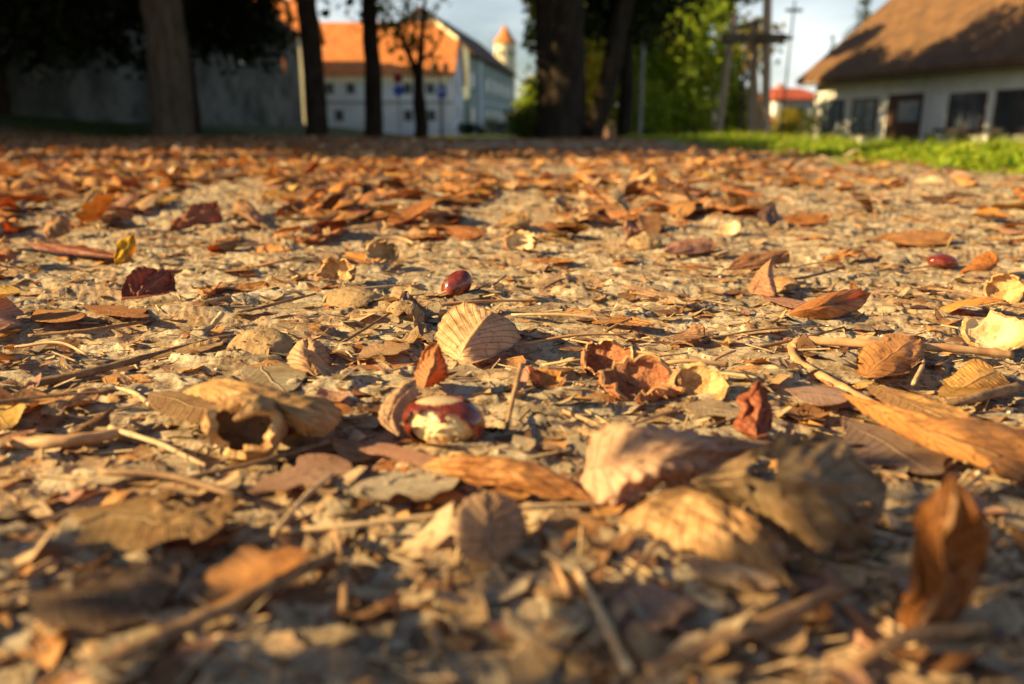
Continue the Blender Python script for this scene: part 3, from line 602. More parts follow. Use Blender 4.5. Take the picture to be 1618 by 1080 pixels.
def rand_leaf(x, y, L, det, seed):
    form = rng.choice(['flat', 'curled', 'folded', 'crumpled', 'upright', 'rolled'], p=[.38, .25, .10, .16, .04, .07] if y < .9 else [.48, .28, .06, .14, 0, .04])
    k = dict(curl=0, fold=0, bend=0, crump=L*.03, tat=.3, twist=0, pleat=L*.015, seed=seed, shape=rng.uniform(.42, .66), serr=.05)
    tilt = rng.normal(0, .10); roll = rng.normal(0, .18)
    if form == 'flat': k.update(curl=rng.uniform(-.3, .5), bend=rng.uniform(-.3, .4))
    if form == 'curled': k.update(curl=rng.uniform(.7, 1.3)*rng.choice([1, -1, 1]), bend=rng.uniform(-.8, .9))
    if form == 'folded': k.update(fold=rng.uniform(.4, .8)*rng.choice([1, -1]), curl=.3, crump=L*.04)
    if form == 'crumpled': k.update(crump=L*.11, curl=rng.uniform(-.8, .8), tat=.6)
    if form == 'upright': tilt = rng.uniform(.4, .9); k.update(curl=.6, crump=L*.06)
    if form == 'rolled': k.update(curl=rng.uniform(1.4, 2.2), crump=L*.03)
    k['hole'] = .22 if rng.random() < .2 else 0
    nu, nv = {3: (26, 16), 2: (12, 8), 1: (7, 4)}[det]
    Wd = L*rng.uniform(.42, .68)
    V, q, lv = leaf_geo(L, Wd, nu, nv, **k)
    V[:, 1] -= L/2
    az = rng.uniform(0, 2*math.pi)
    R = Matrix.Rotation(az, 3, 'Z') @ Matrix.Rotation(tilt, 3, 'X') @ Matrix.Rotation(roll, 3, 'Y')
    V = V @ np.array(R).T
    lo = np.percentile(V[:, 2], 12); V[:, 2] -= lo
    V[:, 2] += rng.uniform(0, .004 if y < 1 else .010)
    cn = pick_col(x, y); c = np.array(PAL[cn])*rng.uniform(.75, 1.1)
    return V, q, lv, cn, c, form
def dirword(dx, dy):
    a = 'left of' if dx < 0 else 'right of'; b = 'behind' if dy < 0 else 'in front of'
    if abs(dx) > 2.2*abs(dy): return a
    if abs(dy) > 1.6*abs(dx): return b
    return b.replace(' of', '')+' and '+a if b == 'behind' else 'before and '+a
indiv = []; SV = []; SQ = []; SL = []; ST = []; off = 0
for i, (x, y, L) in enumerate(cand):
    z = rough_top(x, y); ind = i < NIND
    det = 3 if ind else (2 if y < 2.6 else 1)
    V, q, lv, cn, c, form = rand_leaf(x, y, L, det, 200+i)
    if ind:
        me = pmesh('fallen_leaf', V, q, None, np.tile(c, (len(V), 1)), lv)
        o = link('fallen_leaf', me, M['leaf']); o.location = (x, y, z)
        sm = o.modifiers.new('thickness', 'SOLIDIFY'); sm.thickness = .0004
        px, py, d = topix(x, y, z)
        l = min(LAND[:-1], key=lambda t: (t[0]-px)**2+((t[1]-py)*1.6)**2)
        indiv.append((o, f"{SIZES(L)} {form} {cn} leaf {dirword(px-l[0], py-l[1])} {l[2]}", math.hypot(px-l[0], py-l[1])))
    else:
        V = V+np.array([x, y, z]); SV.append(V); SQ.append(q+off); SL.append(lv); ST.append(np.tile(c, (len(V), 1))); off += len(V)
bylab = {}
for o, lab, d in indiv: bylab.setdefault(lab, []).append((d, o))
ordn = ['nearest one', 'second nearest', 'third nearest', 'fourth nearest', 'fifth nearest', 'sixth nearest', 'seventh nearest', 'eighth nearest', 'ninth nearest', 'tenth nearest']
for lab, lst in bylab.items():
    lst.sort(key=lambda t: t[0])
    for k, (d, o) in enumerate(lst):
        t = lab if len(lst) == 1 else lab+', '+ordn[min(k, 9)]
        tag(o, t, 'leaf', 'dead horse chestnut leaves on the ground')
if SV:
    o = link('leaf_litter', pmesh('leaf_litter', np.vstack(SV), np.vstack(SQ), None, np.vstack(ST), np.vstack(SL)), M['litter'])
    tag(o, 'countless smaller dry brown leaves covering the path into the distance', 'leaf litter', kind='stuff')

# --- crumbs and torn scraps trodden into the earth
def scraps():
    n = 7500; t = rng.random(n); y = .15*np.exp(t**.85*np.log(3.6/.15)); hw = y*.78+.1; x = rng.uniform(-1, 1, n)*hw
    keep = (x < 1.4); x = x[keep]; y = y[keep]; n = len(x)
    size = (.0013+.0095*rng.random(n)**3.0)*(1+1.0*ss(.5, 2.5, y)); K = 9
    ang = np.arange(K)/K*2*math.pi; rad = rng.uniform(.4, 1.2, (n, K))*size[:, None]; el = rng.uniform(.25, .9, n)
    ca = rng.uniform(0, 2*math.pi, n)
    lx = rad*np.cos(ang); ly = rad*np.sin(ang)*el[:, None]
    X = lx*np.cos(ca)[:, None]-ly*np.sin(ca)[:, None]; Y = lx*np.sin(ca)[:, None]+ly*np.cos(ca)[:, None]
    tx = rng.normal(0, .14, n)[:, None]; ty = rng.normal(0, .14, n)[:, None]
    Z = X*tx+Y*ty+rng.normal(0, .12, (n, K))*size[:, None]
    base = gz(x, y)+gfine(x, y)+.0007+.25*size*np.abs(tx[:, 0])
    V = np.empty((n, K+1, 3)); V[:, :K, 0] = X+x[:, None]; V[:, :K, 1] = Y+y[:, None]; V[:, :K, 2] = Z+base[:, None]
    V[:, K] = np.stack([x, y, base+rng.normal(0, .15, n)*size+.0004], -1)
    b = (np.arange(n)*(K+1))[:, None]; i = np.arange(K)[None, :]
    T = np.stack([b+i, b+(i+1) % K, b+K+0*i], -1).reshape(-1, 3)
    pal = np.array([PAL['pale tan'], PAL['grey tan'], PAL['orange tan'], PAL['brown'], PAL['pinkish tan'], PAL['dark brown'], (.50, .40, .26), PAL['rusty']])
    pc = pal[rng.choice(len(pal), n, p=[.26, .2, .10, .11, .07, .07, .16, .03])]*rng.uniform(.7, 1.1, (n, 1))
    tint = np.repeat(pc, K+1, 0)
    lv = np.zeros((n*(K+1), 3)); lv[:, 0] = .3; lv[:, 1] = .3; lv[:, 2] = np.repeat(rng.random(n)*5, K+1)
    o = link('leaf_crumbs', pmesh('leaf_crumbs', V.reshape(-1, 3), None, T, tint, lv, smooth=False), M['litter'])
    tag(o, 'trodden crumbs and torn scraps of dry leaf on the earth', 'leaf crumbs', kind='stuff')
scraps()
def flakes():
    global rng
    n = 2400; t = rng.random(n); y = .16*np.exp(t*np.log(3.0/.16)); x = rng.uniform(-1, 1, n)*(y*.78+.08); k = x < 1.4; x = x[k]; y = y[k]; n = len(x); K = 13
    size = rng.uniform(.004, .013, n)*(1+1.2*ss(.5, 2.5, y)); ang = np.arange(K)/K*2*math.pi; rad = (1+.35*np.sin(ang*2+rng.uniform(0, 6, (n, 1)))+rng.uniform(-.22, .22, (n, K)))*size[:, None]; el = rng.uniform(.3, .8, n); ca = rng.normal(0, .9, n)
    V = np.empty((n, 2*K+1, 3)); tx = rng.normal(0, .06, n); ty = rng.normal(.02, .06, n); cu = rng.normal(0, .25, n)/size; b0 = gz(x, y)
    for m, f in ((0, 1.0), (1, .55)):
        lx = rad*np.cos(ang)*f; ly = rad*np.sin(ang)*el[:, None]*f; X = lx*np.cos(ca)[:, None]-ly*np.sin(ca)[:, None]; Y = lx*np.sin(ca)[:, None]+ly*np.cos(ca)[:, None]
        V[:, m*K:(m+1)*K, 0] = X+x[:, None]; V[:, m*K:(m+1)*K, 1] = Y+y[:, None]; V[:, m*K:(m+1)*K, 2] = (X*tx[:, None]+Y*ty[:, None])+cu[:, None]*lx**2+rng.normal(0, .05, (n, K))*size[:, None]
    V[:, 2*K] = np.stack([x, y, 0*x], -1); zb = gz(x, y)+gfine(x, y)+.0016; V[:, :, 2] += zb[:, None]
    i = np.arange(K); b = (np.arange(n)*(2*K+1))[:, None, None]
    Q = (b+np.stack([i, (i+1) % K, K+(i+1) % K, K+i], -1)[None]).reshape(-1, 4); T = (b+np.stack([K+i, K+(i+1) % K, 0*i+2*K], -1)[None]).reshape(-1, 3)
    pal = np.array([PAL['pale tan'], PAL['grey tan'], PAL['orange tan'], PAL['brown'], PAL['pinkish tan'], (.56, .42, .25), (.60, .38, .18)])
    pc = np.repeat(pal[rng.choice(len(pal), n, p=[.22, .16, .14, .10, .08, .18, .12])]*rng.uniform(.75, 1.05, (n, 1)), 2*K+1, 0)
    lv = np.zeros((n, 2*K+1, 3)); lv[:, :, 0] = rng.random((n, 1)); lv[:, :K, 1] = .95; lv[:, K:2*K, 1] = .5; lv[:, 2*K, 1] = .25; lv[:, :, 2] = rng.random((n, 1))*5
    o = link('torn_leaf_flakes', pmesh('torn_leaf_flakes', V.reshape(-1, 3), Q, T, pc, lv.reshape(-1, 3)), M['litter'])
    tag(o, 'flat torn flakes of old leaf pressed into the earth', 'leaf flakes', kind='stuff')
flakes()
def needles():   # tiny stalk splinters
    n = 2600; t = rng.random(n); y = .16*np.exp(t*np.log(2.6/.16)); x = rng.uniform(-1, 1, n)*(y*.78+.08)
    ln = rng.uniform(.004, .022, n)*(1+ss(.5, 2, y)); a = rng.normal(.25, .8, n); r = rng.uniform(.0002, .0007, n)*(1+ss(.5, 2, y))
    dx = np.cos(a)*ln/2; dy = np.sin(a)*ln/2; cz = gz(x, y)+gfine(x, y)+r+.0006; dz = rng.normal(0, .12, n)*ln
    V = np.empty((n, 6, 3)); px = -np.sin(a)*r; py = np.cos(a)*r
    for e, s in ((0, -1), (1, 1)):
        V[:, e*3+0] = np.stack([x+s*dx+px, y+s*dy+py, cz+s*dz], -1); V[:, e*3+1] = np.stack([x+s*dx-px, y+s*dy-py, cz+s*dz], -1); V[:, e*3+2] = np.stack([x+s*dx, y+s*dy, cz+s*dz+r*1.4], -1)
    b = np.arange(n)[:, None]*6; Q = np.concatenate([b+np.array([0, 1, 4, 3]), b+np.array([1, 2, 5, 4]), b+np.array([2, 0, 3, 5])])
    o = link('plant_splinters', pmesh('plant_splinters', V.reshape(-1, 3), Q), M['paletwig']); tag(o, 'fine splinters of stalk scattered over the earth', 'splinters', kind='stuff')
needles()
def grit():
    n = 2600; t = rng.random(n); y = .2*np.exp(t*np.log(3/.2)); x = rng.uniform(-1, 1, n)*(y*.78+.08); s = .0005+.0018*rng.random(n)**4
    s *= 1+ss(.5, 2, y); o8 = np.array([(1, 0, 0), (-1, 0, 0), (0, 1, 0), (0, -1, 0), (0, 0, 1), (0, 0, -1)], float)
    V = o8[None]*s[:, None, None]*rng.uniform(.6, 1.2, (n, 6, 1)); V[:, :, 2] *= .7
    V[:, :, 0] += x[:, None]; V[:, :, 1] += y[:, None]; V[:, :, 2] += (gz(x, y)+gfine(x, y)+s*.3)[:, None]
    f = np.array([(0, 2, 4), (2, 1, 4), (1, 3, 4), (3, 0, 4), (2, 0, 5), (1, 2, 5), (3, 1, 5), (0, 3, 5)])
    T = (np.arange(n)[:, None, None]*6+f[None]).reshape(-1, 3)
    o = link('grit', pmesh('grit', V.reshape(-1, 3), None, T), M['stone']); tag(o, 'pale grit and tiny pebbles in the earth', 'grit', kind='stuff')
grit()

# --- twigs and stalks
def twig(label, pts, r0, r1, mat='twig', knot=True, name='twig', seed=0, sides=10):
    P = [atZ(*p) for p in pts]; o0 = P[0].copy(); P = [p-o0 for p in P]
    me = tube_mesh(name, P, [r0, (r0+r1)/2, r1], sides, 12, .22, seed+1)
    o = link(name, me, M[mat]); o.location = o0
    tag(o, label, 'twig', 'fallen twigs and stalks'); return o
twig('long dark brown twig crossing the left side below the rolled tan leaf', [(40, 608, .004), (140, 588, .006), (240, 562, .007), (350, 534, .006), (482, 517, .005)], .0026, .0013, seed=1)
twig('thick brown twig rising from the bottom left corner', [(150, 1062, .004), (260, 1005, .008), (380, 950, .009), (450, 915, .008), (528, 876, .005)], .0024, .0016, seed=2)
twig('long straight pale stalk across the near middle', [(440, 838, .003), (560, 830, .005), (700, 813, .006), (840, 800, .007), (985, 795, .005)], .0012, .0008, 'paletwig', seed=3)
twig('short stub of twig pointing down below the long stalk', [(533, 842, .004), (540, 890, .005), (546, 962, .003)], .0009, .0016, seed=4)
twig('thin stub standing upright right of the bitten chestnut', [(798, 690, .001), (808, 640, .012), (824, 574, .027)], .0010, .0013, seed=5)
twig('thin curving twig in front of the opened husk', [(190, 800, .003), (290, 757, .004), (420, 727, .006), (525, 696, .005)], .0008, .0013, seed=6)
twig('pale stalk meeting the curving twig from the left', [(175, 676, .006), (250, 700, .006), (338, 742, .003)], .0014, .0009, 'paletwig', seed=7)
twig('broad flattened brown twig at the left edge', [(20, 702, .004), (100, 697, .006), (200, 682, .005)], .0034, .0026, 'stalk', seed=8)
twig('dark thin twig leaning up to the narrow grey leaf', [(528, 548, .003), (580, 517, .009), (640, 480, .016)], .0010, .0008, seed=9)
twig('kinked thick orange brown stalk at the right', [(1250, 540, .004), (1262, 572, .004), (1330, 612, .004), (1420, 660, .004), (1505, 702, .004)], .0032, .0018, 'stalk', seed=10)
twig('long thick stalk running to the right edge', [(1252, 548, .006), (1275, 538, .009), (1400, 545, .009), (1500, 550, .008), (1600, 560, .005)], .0030, .0024, 'stalk', seed=11)
twig('thick blurred twig at the bottom right', [(1020, 1068, .003), (1120, 1022, .006), (1230, 975, .008), (1340, 925, .006)], .0030, .0020, seed=12)
twig('pale blurred stalk slanting at the bottom middle', [(905, 890, .006), (940, 950, .007), (995, 1062, .005)], .0010, .0017, 'paletwig', seed=13)
twig('dark thin twig crossing the pale blurred stalk', [(1042, 852, .008), (990, 915, .007), (938, 965, .004)], .0007, .0010, seed=14)
twig('thin curved stalk behind the pale blurred stalk', [(845, 855, .004), (885, 905, .006), (910, 975, .003)], .0008, .0010, 'stalk', seed=15)
twig('pinkish stalk behind the pleated leaf', [(515, 494, .004), (600, 492, .006), (705, 492, .005)], .0022, .0017, 'stalk', seed=16)
twig('thin brown stalk in front of the whole chestnut', [(655, 486, .006), (740, 477, .008), (855, 474, .005)], .0017, .0010, 'stalk', seed=17)
twig('thin pale twig left of the dark red crumpled leaf shadow', [(262, 486, .004), (330, 476, .006), (410, 458, .005)], .0016, .0012, 'paletwig', seed=18)
twig('stout brown twig end at the right edge', [(1490, 640, .004), (1540, 628, .006), (1610, 610, .005)], .0022, .0028, seed=19)
twig('long thin tan stalk right of the bitten chestnut', [(735, 596, .004), (840, 630, .005), (950, 672, .003)], .0008, .0011, 'stalk', seed=20)
twig('thin reddish stalk lying right of the pleated leaf shadow', [(862, 530, .003), (950, 545, .004), (1045, 562, .003)], .0006, .0009, 'stalk', seed=21)
twig('short pale stick standing in front of the rolled leaf', [(330, 520, .001), (352, 494, .010)], .0018, .0022, 'paletwig', seed=22)
twig('short pale curl of stalk under the dome husk', [(425, 578, .004), (440, 590, .005), (462, 602, .002)], .0010, .0014, 'paletwig', seed=23)
twig('thin pale stalk left of the flat tan leaf', [(183, 612, .003), (215, 622, .006), (238, 640, .004)], .0010, .0013, 'paletwig', seed=24)
twig('long thin twig lying across the far left', [(45, 530, .003), (150, 520, .005), (245, 505, .004)], .0011, .0014, seed=25)
twig('dark twig tip right of the whole chestnut', [(745, 462, .003), (775, 452, .006), (800, 435, .008)], .0010, .0007, 'darktwig', seed=26)
twig('thin dark twig at the right behind the large folded leaf', [(1205, 445, .003), (1270, 438, .007), (1335, 422, .006)], .0012, .0010, 'darktwig', seed=27)
twig('bent petiole crossing in front of the burst husk', [(1015, 582, .008), (1080, 570, .014), (1150, 576, .012)], .0011, .0014, 'stalk', seed=28)
twig('curved stem at the bottom right corner', [(1340, 1062, .004), (1420, 1010, .008), (1560, 985, .006)], .0014, .0022, seed=29)
tw_c = []
for k in range(70):
    for _ in range(50):
        y = .22*math.exp(rng.random()*math.log(3.2/.22)); x = rng.uniform(-1, 1)*(y*.72); px, py, d = topix(x, y, 0)
        if 35 < px < 1585 and py < 1030 and min((px-a)**2+((py-b)*1.4)**2 for a, b, w_ in heroes_xy) > 40**2: break
    a = rng.normal(.3, .55) if rng.random() < .75 else rng.uniform(0, 3.14); Lw = rng.uniform(.02, .07)*(1+.9*min(1, y/2)); z0 = rough_top(x, y)
    dv = Vector((math.cos(a), math.sin(a), 0)); nrm = Vector((-dv.y, dv.x, 0)); bw = rng.normal(0, .10)*Lw
    pts = [-dv*Lw/2+Vector((0, 0, .002)), nrm*bw+Vector((0, 0, .006)), dv*Lw/2+Vector((0, 0, rng.uniform(.002, .008)))]
    mt = str(rng.choice(['twig', 'stalk', 'paletwig', 'darktwig'], p=[.3, .3, .28, .12])); r = rng.uniform(.0006, .0015)*(1+.8*min(1, y/2))
    o = link('twig', tube_mesh('twig', pts, [r, r*.9, r*.7], 6, 6, .2, 50+k), M[mt]); o.location = (x, y, z0)
    l = min(LAND[:-1], key=lambda t: (t[0]-px)**2+((t[1]-py)*1.6)**2)
    cw = {'twig': 'brown', 'stalk': 'reddish tan', 'paletwig': 'pale', 'darktwig': 'dark'}[mt]; lw = 'short' if Lw < .05 else 'long'
    tw_c.append((o, f"{lw} thin {cw} stick {dirword(px-l[0], py-l[1])} {l[2]}", math.hypot(px-l[0], py-l[1])))
bl = {}
for o, lab, d in tw_c: bl.setdefault(lab, []).append((d, o))
for lab, lst in bl.items():
    lst.sort(key=lambda t: t[0])
    for k, (d, o) in enumerate(lst): tag(o, lab if len(lst) == 1 else lab+', '+ordn[min(k, 9)], 'twig', 'fallen twigs and stalks')

# --- husks and chestnuts
def dome(R, nu, nv, cap, rag, seed, sq=(1, 1, .7), disp=.05, hole=None):
    """spherical cap round +Z, polar angle up to cap; returns verts, quads"""
    u = np.linspace(0.02, 1, nu+1)[:, None]; v = np.linspace(0, 2*math.pi, nv, endpoint=False)[None, :]
    cx = np.cos(v)*2+9; cy = np.sin(v)*2+9
    th = u*cap*(1+rag*(fbm(cx*1.5+seed, cy*1.5, seed, 2)-.5)*2)
    dx = np.sin(th)*np.cos(v); dy = np.sin(th)*np.sin(v); dz = np.cos(th)
    d = 1+disp*(fbm(dx*3+seed, dy*3+dz*2, seed+4, 3)-.5)*2
    V = np.stack([dx*R*sq[0]*d, dy*R*sq[1]*d, dz*R*sq[2]*d], -1).reshape(-1, 3)
    i = np.arange(nu)[:, None]; j = np.arange(nv)[None, :]; jn = (j+1) % nv
    q = np.stack([i*nv+j, i*nv+jn, (i+1)*nv+jn, (i+1)*nv+j], -1).reshape(-1, 4)
    return V, q, u, v
def xf(V, R): return V @ np.array(R).T
def husk(label, p, R, open_dir, cap=1.9, rag=.25, sq=(1, 1, .8), outer='husk_out', inner='husk_in', spines=30, seed=0, thick=.10, lift=.0, name='chestnut_husk', wav=.05, rim_=None):
    """a hollow shell whose mouth looks along open_dir"""
    c = atZ(*p); e = empty(name, (c.x, c.y, float(gz(c.x, c.y))), 0, label, 'chestnut husk', 'broken chestnut husks on the path')
    Rm = (-Vector(open_dir)).normalized().to_track_quat('Z', 'Y').to_matrix()
    Vo, q, u, v = dome(R, 22, 40, cap, rag, seed, sq, wav); Vi, q2, _, _ = dome(R*(1-thick), 22, 40, cap*1.0, rag, seed, sq, wav*1.3)
    nv = 40; rim = np.arange(22*nv, 23*nv)
    j = np.arange(nv); n0 = len(Vo)
    rq = np.stack([rim[j], rim[(j+1) % nv], rim[(j+1) % nv]+n0, rim[j]+n0], -1)
    V = xf(np.vstack([Vo, Vi]), Rm); lo = V[:, 2].min(); V[:, 2] -= lo-lift+.002
    o = link('shell', pmesh('shell', V[:n0], q), M[outer], e)
    link('lining', pmesh('lining', V[n0:], q2[:, ::-1]), M[inner], e); link('rim', pmesh('rim', V, rq), M['husk_in' if rim_ is None else rim_], e)
    if spines:
        mb = MB(); r_ = random.Random(seed)
        for _ in range(spines):
            k = r_.randrange(nv*4, n0-nv); pnt = Vector(V[k]); ctr = Vector(xf(np.zeros((1, 3)), Rm)[0]); ctr.z -= lo-lift+.002; d = (pnt-ctr).normalized()
            if pnt.z < .0015: continue
            mb.beam(pnt-d*.0004, pnt+d*R*.13+Vector((0, 0, -.0002)), R*.045, R*.008, 5)
        if mb.v: link('spines', (lambda ob: ob.data)(mb.build('spines', M[outer], None)), None, e) if False else mb.build('spines', M[outer], e)
    heroes_xy.append((*topix(*c)[:2], R*F/topix(*c)[2])); return e
husk('opened yellowish husk with a dark hollow facing the camera', (392, 730, 0), .0145, (-.35, -1, .25), cap=2.1, rag=.45, sq=(1.2, .9, .95), outer='husk_out', inner='husk_hollow_shade', spines=14, seed=3, thick=.24, wav=.14)
husk('crumbled golden husk piece right of the opened husk', (455, 700, 0), .010, (.3, -.4, 1), cap=1.5, rag=.4, sq=(1.3, .9, .7), outer='husk_in', inner='husk_dull', spines=12, seed=5, wav=.2)
husk('burst spiny husk half with a pale creamy lining', (1103, 640, 0), .0115, (-.35, -.7, .7), cap=1.5, rag=.6, sq=(1.25, 1, .75), outer='husk_out', inner='husk_in', spines=46, seed=8, thick=.16)
husk('crumpled red brown husk next to the burst spiny husk', (1012, 634, 0), .0150, (.1, -.45, 1), cap=1.6, rag=.7, sq=(1.3, 1, .55), outer='husk_red', inner='husk_red', spines=26, seed=11, wav=.3)
husk('torn rusty husk flap left of the crumpled red husk', (958, 600, 0), .0115, (-.2, -.6, .8), cap=1.8, rag=.5, sq=(1.2, 1, .8), outer='husk_red', inner='husk_red', spines=10, seed=12, wav=.3)
husk('dome shaped dull brown husk lying mouth down', (414, 573, 0), .0150, (.15, .3, -1), cap=1.45, rag=.3, sq=(1.35, 1.1, .72), outer='husk_dull', inner='husk_in', spines=10, seed=14, wav=.10)
husk('grey green dome husk left of the pinkish stalk', (555, 487, 0), .0165, (.1, .2, -1), cap=1.35, rag=.4, sq=(1.4, 1, .5), outer='husk_dull', inner='husk_dull', spines=0, seed=17, wav=.12)
husk('small cup shaped husk in the leaves left of the pleated leaf', (640, 528, 0), .0125, (-.2, -.3, -.7), cap=1.5, rag=.3, sq=(1, 1, 1), outer='husk_dull', inner='husk_in', spines=14, seed=19, wav=.15)
husk('cream husk half shining at the right edge', (1568, 548, 0), .0155, (-.5, -.6, .7), cap=1.3, rag=.6, sq=(1.2, 1, .6), outer='husk_out', inner='husk_pale', spines=0, seed=21, thick=.14)
husk('orange rimmed husk behind the cream husk half', (1584, 472, 0), .013, (-.5, -.7, .3), cap=1.6, rag=.6, sq=(1.1, 1, .7), outer='husk_out', inner='husk_in', spines=10, seed=23)
husk('yellowish split husk with a red rim in mid distance', (822, 394, 0), .0165, (-.3, -.6, .8), cap=1.7, rag=.8, sq=(1.2, 1, .7), outer='husk_red', inner='husk_pale', spines=0, seed=25, wav=.15)
husk('pale lumpy husk behind the whole chestnut', (606, 415, 0), .015, (.6, -.5, .8), cap=1.7, rag=.8, sq=(1.3, 1, .7), outer='husk_pale', inner='husk_in', spines=0, seed=27, wav=.2)
husk('tan ragged husk left of the grey green dome husk', (533, 458, 0), .013, (-.3, -.8, .4), cap=1.8, rag=.5, sq=(1.4, 1, .7), outer='husk_out', inner='husk_in', spines=10, seed=29, wav=.3)
husk('glowing pale husk scrap in far mid distance', (1150, 366, 0), .016, (-.5, -.6, .7), cap=1.1, rag=.3, sq=(1, 1, .7), outer='husk_pale', inner='husk_pale', spines=0, seed=31)
husk('curled tan husk ring at the far left', (155, 330, 0), .020, (-.2, -.8, .5), cap=1.8, rag=.2, sq=(1, 1, .8), outer='husk_out', inner='husk_pale', spines=0, seed=33)
husk('small husk dome under the curled leaf at the right', (1238, 452, 0), .012, (.2, .1, -1), cap=1.5, rag=.1, sq=(1.3, 1, .7), outer='husk_out', inner='husk_in', spines=6, seed=35)
husk('little bright husk scrap far off beyond the square leaf', (913, 306, 0), .013, (-.6, -.5, .8), cap=1.1, rag=.3, sq=(1, 1, .6), outer='husk_pale', inner='husk_pale', spines=0, seed=37)
husk('low brown husk among the far middle leaves', (1020, 383, 0), .016, (0, .3, -1), cap=1.5, rag=.2, sq=(1.3, 1, .7), outer='husk_dull', inner='husk_in', spines=8, seed=39, wav=.15)

def chestnut(label, p, R, sq, rot, scar_dir, seed, bite=None, name='chestnut'):
    c = atZ(*p); e = empty(name, (c.x, c.y, float(gz(c.x, c.y))), 0, label, 'chestnut', 'chestnuts on the path')
    nu, nv = 60, 96
    th = np.linspace(.01, math.pi-.01, nu+1)[:, None]; ph = np.linspace(0, 2*math.pi, nv, endpoint=False)[None, :]
    D = np.stack([np.sin(th)*np.cos(ph), np.sin(th)*np.sin(ph), np.cos(th)*np.ones_like(ph)], -1).reshape(-1, 3)
    i = np.arange(nu)[:, None]; j = np.arange(nv)[None, :]; jn = (j+1) % nv
    q = np.stack([i*nv+j, i*nv+jn, (i+1)*nv+jn, (i+1)*nv+j], -1).reshape(-1, 4)
    n = 1+.05*(fbm(D[:, 0]*1.5+seed, D[:, 1]*1.5+D[:, 2], seed, 2)-.5)*2
    V = D*R*np.array(sq)*n[:, None]
    RM = rot.to_matrix() if hasattr(rot, 'to_matrix') else rot
    Vw = xf(V, RM); lo = Vw[:, 2].min(); sh = np.array([0, 0, -lo-.001]); Dw = xf(D, RM)
    Dc = Dw[q].mean(1); Dc /= np.linalg.norm(Dc, axis=1)[:, None]
    sdv = np.array(Vector(scar_dir).normalized()); nz_ = fbm(Dc[:, 0]*3.5+seed, Dc[:, 1]*3.5+Dc[:, 2]*2.7, seed+2, 3)-.5
    scar = (Dc@sdv+nz_*.10) > .80
    keep = np.ones(len(q), bool)
    if bite:
        bd = np.array(Vector(bite).normalized()); keep = (Dc@bd+nz_*.75) < .60
    sk = link('skin', pmesh('skin', Vw+sh, q[keep & ~scar]), M['nut'], e)
    sm = sk.modifiers.new('thickness', 'SOLIDIFY'); sm.thickness = R*.06 if bite else R*.02; sm.offset = -1
    link('scar', pmesh('scar', (Vw-0)*1.002+sh, q[scar & keep]), M['scar'], e)
    if bite:
        bd = np.array(Vector(bite).normalized()); a = np.clip((Dw@bd-.35)/.65, 0, 1)
        f = .93-.17*a+.14*a*(fbm(Dw[:, 0]*6+3, Dw[:, 1]*6+Dw[:, 2]*5, 91, 4)-.5)*2
        link('flesh', pmesh('flesh', Vw*f[:, None]+sh, q), M['flesh'], e)
    heroes_xy.append((*topix(*c)[:2], R*F/topix(*c)[2])); return e
chestnut('glossy dark red chestnut, bitten open with creamy flesh showing', (703, 712, 0), .0144, (1.12, .90, .74), Matrix.Rotation(.10, 3, 'Y'), (-.1, .1, 1), 4, bite=(-.22, -1, -.15))
chestnut('whole glossy dark red chestnut resting on edge behind the leaves', (722, 478, 0), .0132, (1.0, .62, .72), Matrix.Rotation(-.75, 3, 'Y') @ Matrix.Rotation(.3, 3, 'Z'), (-.5, .85, .25), 7)
chestnut('small red chestnut half hidden beside a curled leaf at the right', (1488, 424, -.004), .0125, (1.2, .8, .62), Matrix.Rotation(.1, 3, 'Y'), (0, .9, .2), 9)
# white scrap
V, q, lv = leaf_geo(.085, .05, 24, 16, curl=.7, crump=.003, seed=333, shape=.5, serr=0)
cw = atZ(660, 310, .002); R = mat_from(cw, atZ(716, 306, .004), .25)
o = link('white_scrap', pmesh('white_scrap', xf(V, R), q, None, None, None), M['white_scrap']); o.location = cw
sm = o.modifiers.new('thickness', 'SOLIDIFY'); sm.thickness = .0012
tag(o, 'pale greenish white curved scrap lying among the brown leaves', 'scrap')

# ------------------------------------------------------------ grass
def grass(name, n, region, hfun, mat, label, wid=.003):
    xs = []; ys = []
    while len(xs) < n:
        x, y = region()
        xs.append(x); ys.append(y)
    x = np.array(xs); y = np.array(ys); n = len(x); h = hfun(x, y)*rng.uniform(.5, 1.15, n); a = rng.uniform(0, 2*math.pi, n)
    w = wid*(1+y*.10)*rng.uniform(.7, 1.3, n); ln = rng.uniform(.1, .7, n)*h; b = rng.uniform(0, 2*math.pi, n); z = gz(x, y)-.004
    ca, sa, cb, sb = np.cos(a), np.sin(a), np.cos(b), np.sin(b)
    V = np.empty((n, 5, 3))
    for k, (f, ww) in enumerate(((0, 1), (.55, .8))):
        for s in (0, 1):
            sg = (s*2-1)*ww*w/2
            V[:, k*2+s] = np.stack([x+ca*sg+cb*ln*f*f, y+sa*sg+sb*ln*f*f, z+h*f], -1)
    V[:, 4] = np.stack([x+cb*ln, y+sb*ln, z+h*.97], -1)
    bb = np.arange(n)[:, None]*5; Q = bb+np.array([0, 1, 3, 2]); T = bb+np.array([2, 3, 4])
    t = np.zeros((n, 3)); t[:, 0] = rng.random(n); t[:, 1] = rng.random(n)*.85
    o = link(name, pmesh(name, V.reshape(-1, 3), Q, T, np.repeat(t, 5, 0)), M[mat]); tag(o, label, 'grass', kind='stuff')
def reg_right():
    while True:
        y = 1.6*math.exp(rng.random()*math.log(22/1.6)); x = 1.3+rng.random()**1.3*min(.75*y+.3, 9)
        e = 1.42+.6*(float(vn(y*2.2, x*2.2, 8))-.5)
        if x > e and float(vn(x*3, y*3, 81)) > .25: return x, y
